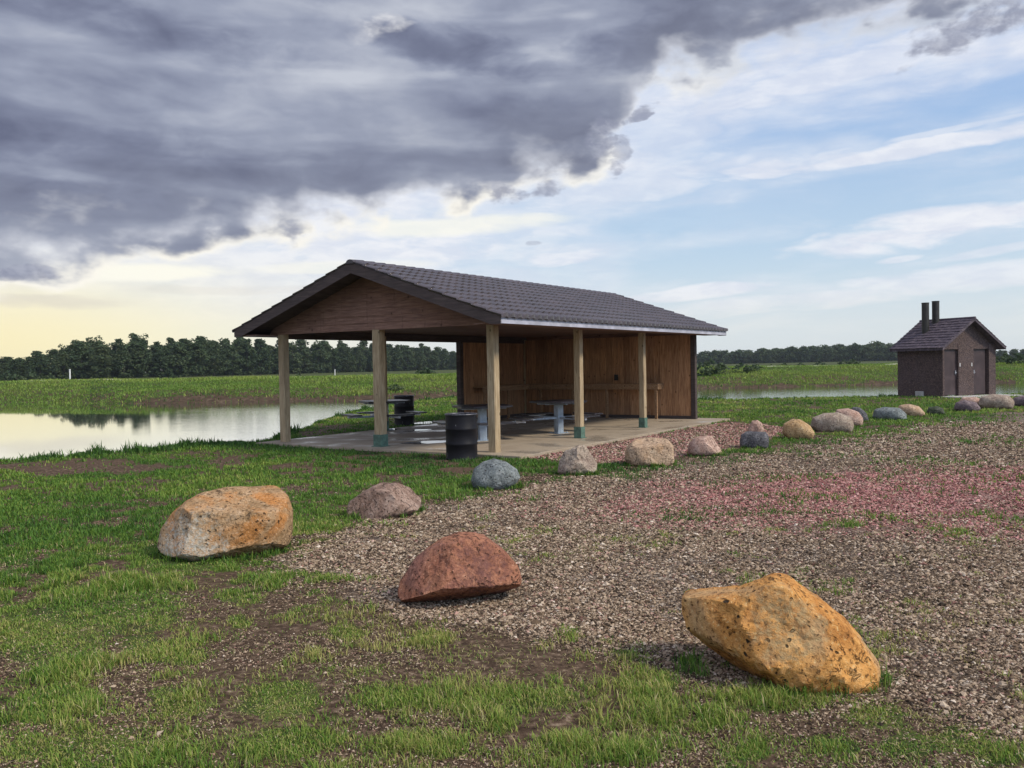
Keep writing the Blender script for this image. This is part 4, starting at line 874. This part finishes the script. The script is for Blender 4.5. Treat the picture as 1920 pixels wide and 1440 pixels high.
def lawn():
    # near tufts: many blades round each crown of roots
    X, Y, r, g = scatter(74000, 2.7, 10., R(36)); n = len(X); nb = 11
    px, py = proj(X, Y, np.full_like(X, GZ)); patch = fbm(X, Y, 1.6, 4, 71); pal = fbm(X, Y, .7, 3, 72)
    hh = (.020+.038*sstep(patch, .3, .7))*(.55+.8*sstep(fbm(X, Y, 4.5, 4, 33), .40, .66))*(.5+.6*g)*(.8+.35*rng.random(n))*np.where(py > 1080, 1.15, .8)
    Xb = np.repeat(X, nb)+rng.normal(0, .028, n*nb); Yb = np.repeat(Y, nb)+rng.normal(0, .028, n*nb); h = np.repeat(hh, nb)*rng.uniform(.45, 1.25, n*nb)
    hue = np.clip(np.repeat(.16+.95*pal+rng.normal(0, .10, n), nb)+rng.normal(0, .14, n*nb), 0, .9); s_ = rng.random(n*nb); hue = np.where(s_ < .035, .97, hue)
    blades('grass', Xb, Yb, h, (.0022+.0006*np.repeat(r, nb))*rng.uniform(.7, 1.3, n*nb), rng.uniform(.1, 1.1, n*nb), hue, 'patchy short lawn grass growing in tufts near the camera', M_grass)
    # dry straw and clippings lying on the bare soil
    N = 60000; r = 2.7*np.exp(rng.random(N)*math.log(11/2.7)); th = (rng.random(N)*2-1)*R(36); X = r*np.sin(th); Y = r*np.cos(th); g, gv, pk, mud, br = cover(X, Y)
    k = rng.random(N) < (1-gv)*.7*sstep(fbm(X, Y, 2.5, 3, 77), .3, .6); X, Y, r = X[k], Y[k], r[k]; n = len(X)
    blades('dry_grass', X, Y, rng.uniform(.012, .035, n), .0020+.0005*r, rng.uniform(1., 1.8, n), np.where(rng.random(n) < .6, rng.uniform(.86, 1., n), rng.uniform(.2, .8, n)), 'dry straw lying on the bare brown soil near the camera', M_grass)
    # middle distance
    X, Y, r, g = scatter(330000, 9.5, 62., R(35)); n = len(X); pal = fbm(X, Y, .45, 4, 73)
    px, py = proj(X, Y, np.full_like(X, GZ)); nb = 2
    h = (.040+.0016*r)*(.5+.9*rng.random(n))*(.5+.7*fbm(X, Y, .9, 3, 75)); h = np.minimum(h, .10)
    Xb = np.repeat(X, nb)+rng.normal(0, .03, n*nb); Yb = np.repeat(Y, nb)+rng.normal(0, .03, n*nb)
    hue = np.clip(np.repeat(-.06+.85*pal+.10*rng.normal(0, 1, n)+.15*sstep(r, 22, 30), nb)+rng.normal(0, .09, n*nb), 0, .88)
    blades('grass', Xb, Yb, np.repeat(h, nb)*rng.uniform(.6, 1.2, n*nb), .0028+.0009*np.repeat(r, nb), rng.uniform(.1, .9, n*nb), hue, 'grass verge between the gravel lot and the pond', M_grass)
    # tufts crowding the feet of the nearer boulders
    GX, GY = [], []
    for o in [q for i, q in enumerate(BOULD[:9]) if i != 2]:
        wd_ = max(o.dimensions.x, .4); m_ = int(150*wd_); a = rng.uniform(0, 6.283, m_); k = fbm(np.cos(a)*2+o.location.x, np.sin(a)*2+o.location.y, 1.3, 2, 91) > .46; a = a[k]
        ca, sa = math.cos(o.rotation_euler.z), math.sin(o.rotation_euler.z); q = rng.uniform(.84, 1.08, len(a)); ex = np.cos(a)*wd_*.5*q; ey = np.sin(a)*o.dimensions.y*.5*q
        GX.append(o.location.x+ex*ca-ey*sa); GY.append(o.location.y+ex*sa+ey*ca)
    GX = np.concatenate(GX); GY = np.concatenate(GY); n = len(GX); nb = 9; rr_ = np.repeat(np.hypot(GX, GY), nb)
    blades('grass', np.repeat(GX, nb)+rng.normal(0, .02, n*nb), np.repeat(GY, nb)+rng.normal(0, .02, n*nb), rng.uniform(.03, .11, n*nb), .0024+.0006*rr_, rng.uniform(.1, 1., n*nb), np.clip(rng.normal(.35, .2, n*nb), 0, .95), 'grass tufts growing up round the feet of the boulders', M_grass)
    print('grass', n)
lawn()
def weeds():
    # taller dark weeds where the lawn drops to the water, and the far bank scrub
    pts = []
    for s_, Yl in zip(np.interp(np.linspace(0, 1, 5200), np.linspace(0, 1, len(LIP)), [a for a, b in LIP]), np.zeros(5200)): pass
    s_ = rng.uniform(-.64, .66, 6500); lip = interp_px(s_, LIP); Y = lip+rng.normal(.2, .35, 6500)*np.clip(lip/20, 1, 2); X = s_*Y
    k = fbm(X, Y, .8, 3, 81) > .50; k &= ~((s_ > .26) & (rng.random(6500) < .8)); a, b = loc_ab(X, Y); k &= ~((a > -.6) & (a < 11) & (b > -1) & (b < 6.6)); X, Y, lip = X[k], Y[k], lip[k]; n = len(X); nb = 6
    h = .04+.20*rng.random(n)**3*sstep(fbm(X, Y, 1.5, 3, 82), .4, .7)+.03
    Xb = np.repeat(X, nb)+rng.normal(0, .06, n*nb); Yb = np.repeat(Y, nb)+rng.normal(0, .06, n*nb)
    blades('weeds', Xb, Yb, np.repeat(h, nb)*rng.uniform(.5, 1.2, n*nb), np.repeat(.010+.0009*lip, nb), rng.uniform(.1, .8, n*nb), np.clip(rng.normal(.12, .12, n*nb), 0, .9), 'straggly dark weeds along the near water edge', M_grass)
    N = 260000; s_ = rng.uniform(-.68, .68, N); far = interp_px(s_, FAR); Y = far+rng.uniform(.5, 1., N)*0+rng.random(N)**1.2*70; X = s_*Y
    g, gv, pk, mud, br = cover(X, Y); k = rng.random(N) < np.clip(.95-mud*.9, .06, 1); X, Y, mud, far = X[k], Y[k], mud[k], far[k]; n = len(X)
    n1 = fbm(X, Y, .18, 4, 83); h = .07+.16*rng.random(n)*n1*2+.12*mud*rng.random(n)
    hue = np.clip(.34+.50*n1+rng.normal(0, .07, n), 0, .8); hue = np.where(mud > .4, rng.choice([.05, .1, .75, .3], n), hue)
    blades('grass', X, Y, h, np.full(n, .055)*rng.uniform(.6, 1.5, n), rng.uniform(.2, 1.2, n), hue, 'rough grass on the bank across the water', M_grass)
weeds()

# ------------------------------------------------------------------ trees and shrubs
def leaf_mat(name, stops):
    m_, t, b = mat(name); oi = t.new('ShaderNodeObjectInfo').outputs['Random']; c = t.cramp(t.m('ADD', t.m('MULTIPLY', attr(t, 'hue'), .75), t.m('MULTIPLY', oi, .3)), stops); c = t.mix(t.ramp(oi, .2, 1., 0, .4), c, (.060, .085, .042)); t.l.new(c, b.inputs['Base Color']); b.inputs['Roughness'].default_value = .65; b.inputs['Specular IOR Level'].default_value = .2
    tr = t.new('ShaderNodeBsdfTranslucent'); t.l.new(c, tr.inputs[0]); mx = t.new('ShaderNodeMixShader'); mx.inputs[0].default_value = .25
    t.l.new(b.outputs[0], mx.inputs[1]); t.l.new(tr.outputs[0], mx.inputs[2]); t.l.new(mx.outputs[0], t.n['Material Output'].inputs[0]); return m_
M_leaf = leaf_mat('tree_leaves', [(0, (.025, .045, .026)), (.5, (.060, .095, .044)), (1, (.125, .15, .062))])
M_bark = plain('bark', (.10, .085, .07), .9, 0, .3)
def crown_mesh(name, H, Rc, low, nclump, nleaf, seed, ls):
    g = np.random.default_rng(seed); V = []; hue = []; cen = []
    while len(cen) < nclump:
        t = g.random(); z = low+t*(H-low); prof = (math.sin(min(1, (t+.10)/1.0)*math.pi*.93)**.55)*(1-.25*t); a = g.random()*6.283; q = Rc*prof*math.sqrt(g.uniform(.1, 1))*g.uniform(.75, 1.15)
        cen.append((q*math.cos(a), q*math.sin(a), z, Rc*g.uniform(.20, .38), g.random()))
    for cx, cy, cz, cr, ch in cen:
        d = g.normal(0, 1, (nleaf, 3)); d /= np.linalg.norm(d, axis=1)[:, None]; p = np.array([cx, cy, cz])+d*cr*g.uniform(.55, 1.05, (nleaf, 1))*[1, 1, .8]
        for q in p:
            n = g.normal(0, 1, 3); n /= np.linalg.norm(n); u = np.cross(n, [.3, .2, 1.]); u /= np.linalg.norm(u)+1e-9; v = np.cross(n, u); s_ = ls*g.uniform(.6, 1.4)
            V += [q-u*s_*.5-v*s_*.25, q+u*s_*.4-v*s_*.45, q+u*s_*.2+v*s_*.55, q-u*s_*.5+v*s_*.35]; hue += [np.clip(ch*.6+g.uniform(0, .4), 0, 1)]*4
    V = np.array(V); Fc = np.arange(len(V)).reshape(-1, 4)
    o = npmesh(name, V, Fc, M_leaf, dict(hue=hue)); return o
def make_tree(kind, H, Rc, low, seed, label, cat, group, trunk_r=.14, ncl=80, nlf=44, ls=.36):
    T = empty(kind, (0, 0, 0), label=label, cat=cat, group=group); c = crown_mesh('crown', H, Rc, low, ncl, nlf, seed, ls); c.parent = T
    m = MB(); g = random.Random(seed); p = Vector((0, 0, -.3)); r = trunk_r
    for k in range(5):
        q = p+Vector((g.uniform(-.12, .12), g.uniform(-.12, .12), (H*.82+.3)/5)); m.tube(p, q, r, 6, r*.8); p = q; r *= .8
        if k > 0:
            a = g.random()*6.28; m.tube(p, p+Vector((math.cos(a)*Rc*.55, math.sin(a)*Rc*.55, H*.13)), r*.6, 5, r*.2)
    t = m.build('trunk', M_bark, T); return T
def copy_thing(T, loc, sc, rz, label=None, group=None):
    o = T.copy(); COL.objects.link(o); o.location = loc; o.scale = sc; o.rotation_euler = (0, 0, rz)
    if label: o['label'] = label
    if group: o['group'] = group
    for ch in T.children:
        c = ch.copy(); COL.objects.link(c); c.parent = o
    return o
def woods():
    gL = 'leafy trees of the dense wood across the pond, left'; gR = 'trees of the distant wood line on the right'
    lL = 'tree with dense dark green crown in the wood across the pond'; lR = 'small faraway tree in the low wood line beyond the right-hand water'
    P1 = [make_tree('leafy_tree', 10., 2.6, .5, 100+i, lL, 'tree', gL) for i in range(7)]
    P2 = [make_tree('distant_tree', 7., 3.2, .4, 200+i, lR, 'tree', gR, .14, 50, 30, .48) for i in range(4)]
    used = set()
    def put(P, x, y, h, hb, sxy):
        i = random.randrange(len(P)); T = P[i]; s_ = h/hb; z = float(land(np.array([x]), np.array([y]))[0])-.15
        if (id(P), i) not in used:
            used.add((id(P), i)); T.location = (x, y, z); T.scale = (s_*sxy, s_*sxy, s_); T.rotation_euler = (0, 0, random.uniform(0, 6.28)); return
        copy_thing(T, (x, y, z), (s_*sxy, s_*sxy, s_), random.uniform(0, 6.28))
    # left wood: skyline rows read from the picture, thinner on the far left
    sky_ = [(-260, 676), (0, 668), (60, 656), (100, 654), (130, 650), (150, 637), (230, 629), (300, 630), (400, 630), (500, 634), (600, 638), (700, 642), (800, 648), (850, 655), (900, 658)]
    dep = [(-80, 178), (150, 172), (300, 180), (450, 205), (600, 240), (750, 285), (900, 335)]
    cnt = 0
    for row in range(5):
        px = -230+row*9
        while px < 905:
            D = np.interp(px, *zip(*dep))+row*5+random.uniform(-2, 2); d = ray(px, 690); d = d/d.y; x, y = d.x*D, D
            top = np.interp(px, *zip(*sky_)); hor = 684-.0182*(px-960); H = (hor-top)/F*D+EYE-.55; H *= random.uniform(.74, 1.10) if row else random.uniform(.72, 1.0)
            put(P1, x, y, H, 10., 1.15*(10/H)**.5 if H < 10 else 1.1); cnt += 1; px += random.uniform(4.3, 6.2)*F/D*(1.05 if px < 300 else 1.)*(.75 if row == 0 else 1.1)
    skr = [(900, 662), (1310, 660), (1400, 657), (1480, 652), (1560, 650), (1640, 644), (1680, 645), (1800, 650), (1880, 655), (2000, 650)]
    cr = 0
    for row in range(4):
        px = 960+row*7
        while px < 1995:
            D = np.interp(px, [900, 1310, 2000], [370, 400, 350])+row*7; d = ray(px, 690); d = d/d.y; top = np.interp(px, *zip(*skr)); hor = 684-.0182*(px-960)
            H = (hor-top)/F*D+EYE-.4; H *= random.uniform(.80, 1.08); put(P2, d.x*D, D, max(3., H), 7., 1.25); cr += 1; px += random.uniform(3.6, 5.8)*F/D*1.15*(4. if px < 1290 else 1.)
    print('trees', cnt, cr)
woods()
def shrubs():
    S0 = make_tree('shrub', 1.3, .95, .05, 300, 'low dark shrub in the rough grass across the water', 'shrub', 'low shrubs scattered over the far bank', .03, 16, 12, .22)
    spots = []
    for px, Ds, h in [(1330, 88, .9), (1350, 84, .7), (1395, 80, 1.), (1415, 82, .8), (1600, 95, .8), (1700, 100, .6), (300, 88, .5), (325, 90, .7), (1900, 84, 1.1), (1915, 86, 1.), (1880, 88, 1.), (1318, 78, 1.2), (1345, 79, 1.1), (1400, 100, .5), (1445, 104, .5), (1470, 102, .6), (1500, 130, .9), (1540, 128, 1.), (1580, 140, 1.2), (795, 95, .9), (805, 96, .7), (1375, 110, .5), (30, 125, 1.4), (60, 128, 1.6), (90, 126, 1.3), (10, 126, 1.7), (-20, 127, 1.5), (560, 115, .8), (740, 62, .6)]:
        d = ray(px, 700); d = d/d.y; spots.append((d.x*Ds, Ds, h))
    for i, (x, y, h) in enumerate(spots):
        z = float(land(np.array([x]), np.array([y]))[0])-.1; s_ = h/1.3; w_ = random.uniform(1.1, 1.9)*s_
        if i == 0: S0.location = (x, y, z); S0.scale = (w_, w_, s_)
        else: copy_thing(S0, (x, y, z), (w_, w_, s_), random.uniform(0, 6.28))
shrubs()
def small_things():
    def foot(px, D):
        d = ray(px, 700); d = d/d.y; x, y = d.x*D, D; return x, y, float(land(np.array([x]), np.array([y]))[0])
    x, y, z = foot(131, 118); m = MB(); m.tube((0, 0, -.2), (0, 0, 1.75), .10, 10); m.tube((0, 0, 1.75), (0, 0, 1.82), .13, 10)
    o = m.build('marker_post', M_white); o.location = (x, y, z); tag(o, 'thin white post in front of the wood at far left', 'post')
    x, y, z = foot(628, 140); m = MB(); m.tube((0, 0, -.2), (0, 0, 1.15), .07, 10); m.tube((0, 0, 1.15), (0, 0, 1.2), .09, 10)
    o = m.build('marker_post', M_white); o.location = (x, y, z); tag(o, 'thin white post before the wood, seen between two left pavilion posts', 'post')
    x, y, z = foot(1349, 43); m = MB(); m.tube((0, 0, -.4), (.02, 0, .55), .06, 8, .05); m.tube((.02, 0, .55), (.03, 0, .60), .075, 8)
    o = m.build('wooden_stake', M_trim); o.location = (x, y, z); tag(o, 'dark wooden stake standing by the water, right of the pavilion', 'stake')
    for px, D, s_ in ((148, 112, .55), (158, 113, .4)):
        x, y, z = foot(px, D); bm = bmesh.new(); bmesh.ops.create_icosphere(bm, subdivisions=3, radius=1.)
        for v in bm.verts:
            n = v.co.copy(); v.co = Vector((n.x*1.3, n.y, n.z*.7))*s_*(1+.3*mnoise.noise(n*1.6+Vector((px, 0, 0))))
        m2 = MB(); m2.b.free(); m2.b = bm; o = m2.build('pale_rock', M_concp, None, True); o.location = (x, y, z+.15*s_)
        tag(o, 'larger pale rock lying near the white post' if s_ > .5 else 'smaller pale rock beside a larger one near the white post', 'rock')
small_things()

def build_path():
    m_, t, b = mat('pale_track'); P = t.new('ShaderNodeNewGeometry').outputs['Position']; n = t.noise(P, .4, 6, .6)
    t.l.new(t.mix(t.ramp(n, .35, .65), (.30, .30, .19), (.42, .40, .30)), b.inputs['Base Color']); b.inputs['Roughness'].default_value = .95
    ss = np.linspace(-.75, .70, 260); ss = ss[(ss < -.02) | (ss > -.02)]; V = []
    for k in range(5):
        Y = interp_px(ss, FAR)*.35+.65*np.interp(ss, [-.75, -.3, 0, .35, .7], [70, 62, 62, 72, 72])+20.5+k*.6; X = ss*Y; V.append(np.stack([X, Y, land(X, Y)+.03+.05*(k in (1, 2, 3))], 1))
    n = len(ss); V = np.vstack(V); i = np.arange(4)[:, None]; j = np.arange(n-1)[None, :]
    tag(npmesh('path', V, np.stack([i*n+j, i*n+j+1, (i+1)*n+j+1, (i+1)*n+j], -1).reshape(-1, 4), m_, smooth=True), kind='structure')
build_path()

def build_haze():
    m_ = bpy.data.materials.new('pale_air'); m_.use_nodes = True; t = NT(m_.node_tree); t.n.clear(); v = t.new('ShaderNodeVolumePrincipled')
    v.inputs['Color'].default_value = (.80, .88, 1, 1); v.inputs['Density'].default_value = .00018; v.inputs['Anisotropy'].default_value = .2
    t.l.new(v.outputs[0], t.new('ShaderNodeOutputMaterial').inputs['Volume'])
    m = MB(); m.box(-5400, -5400, -3.2, 5400, 5400, 14); tag(m.build('haze', m_), kind='stuff', label='thin pale evening air over the fields')
build_haze()
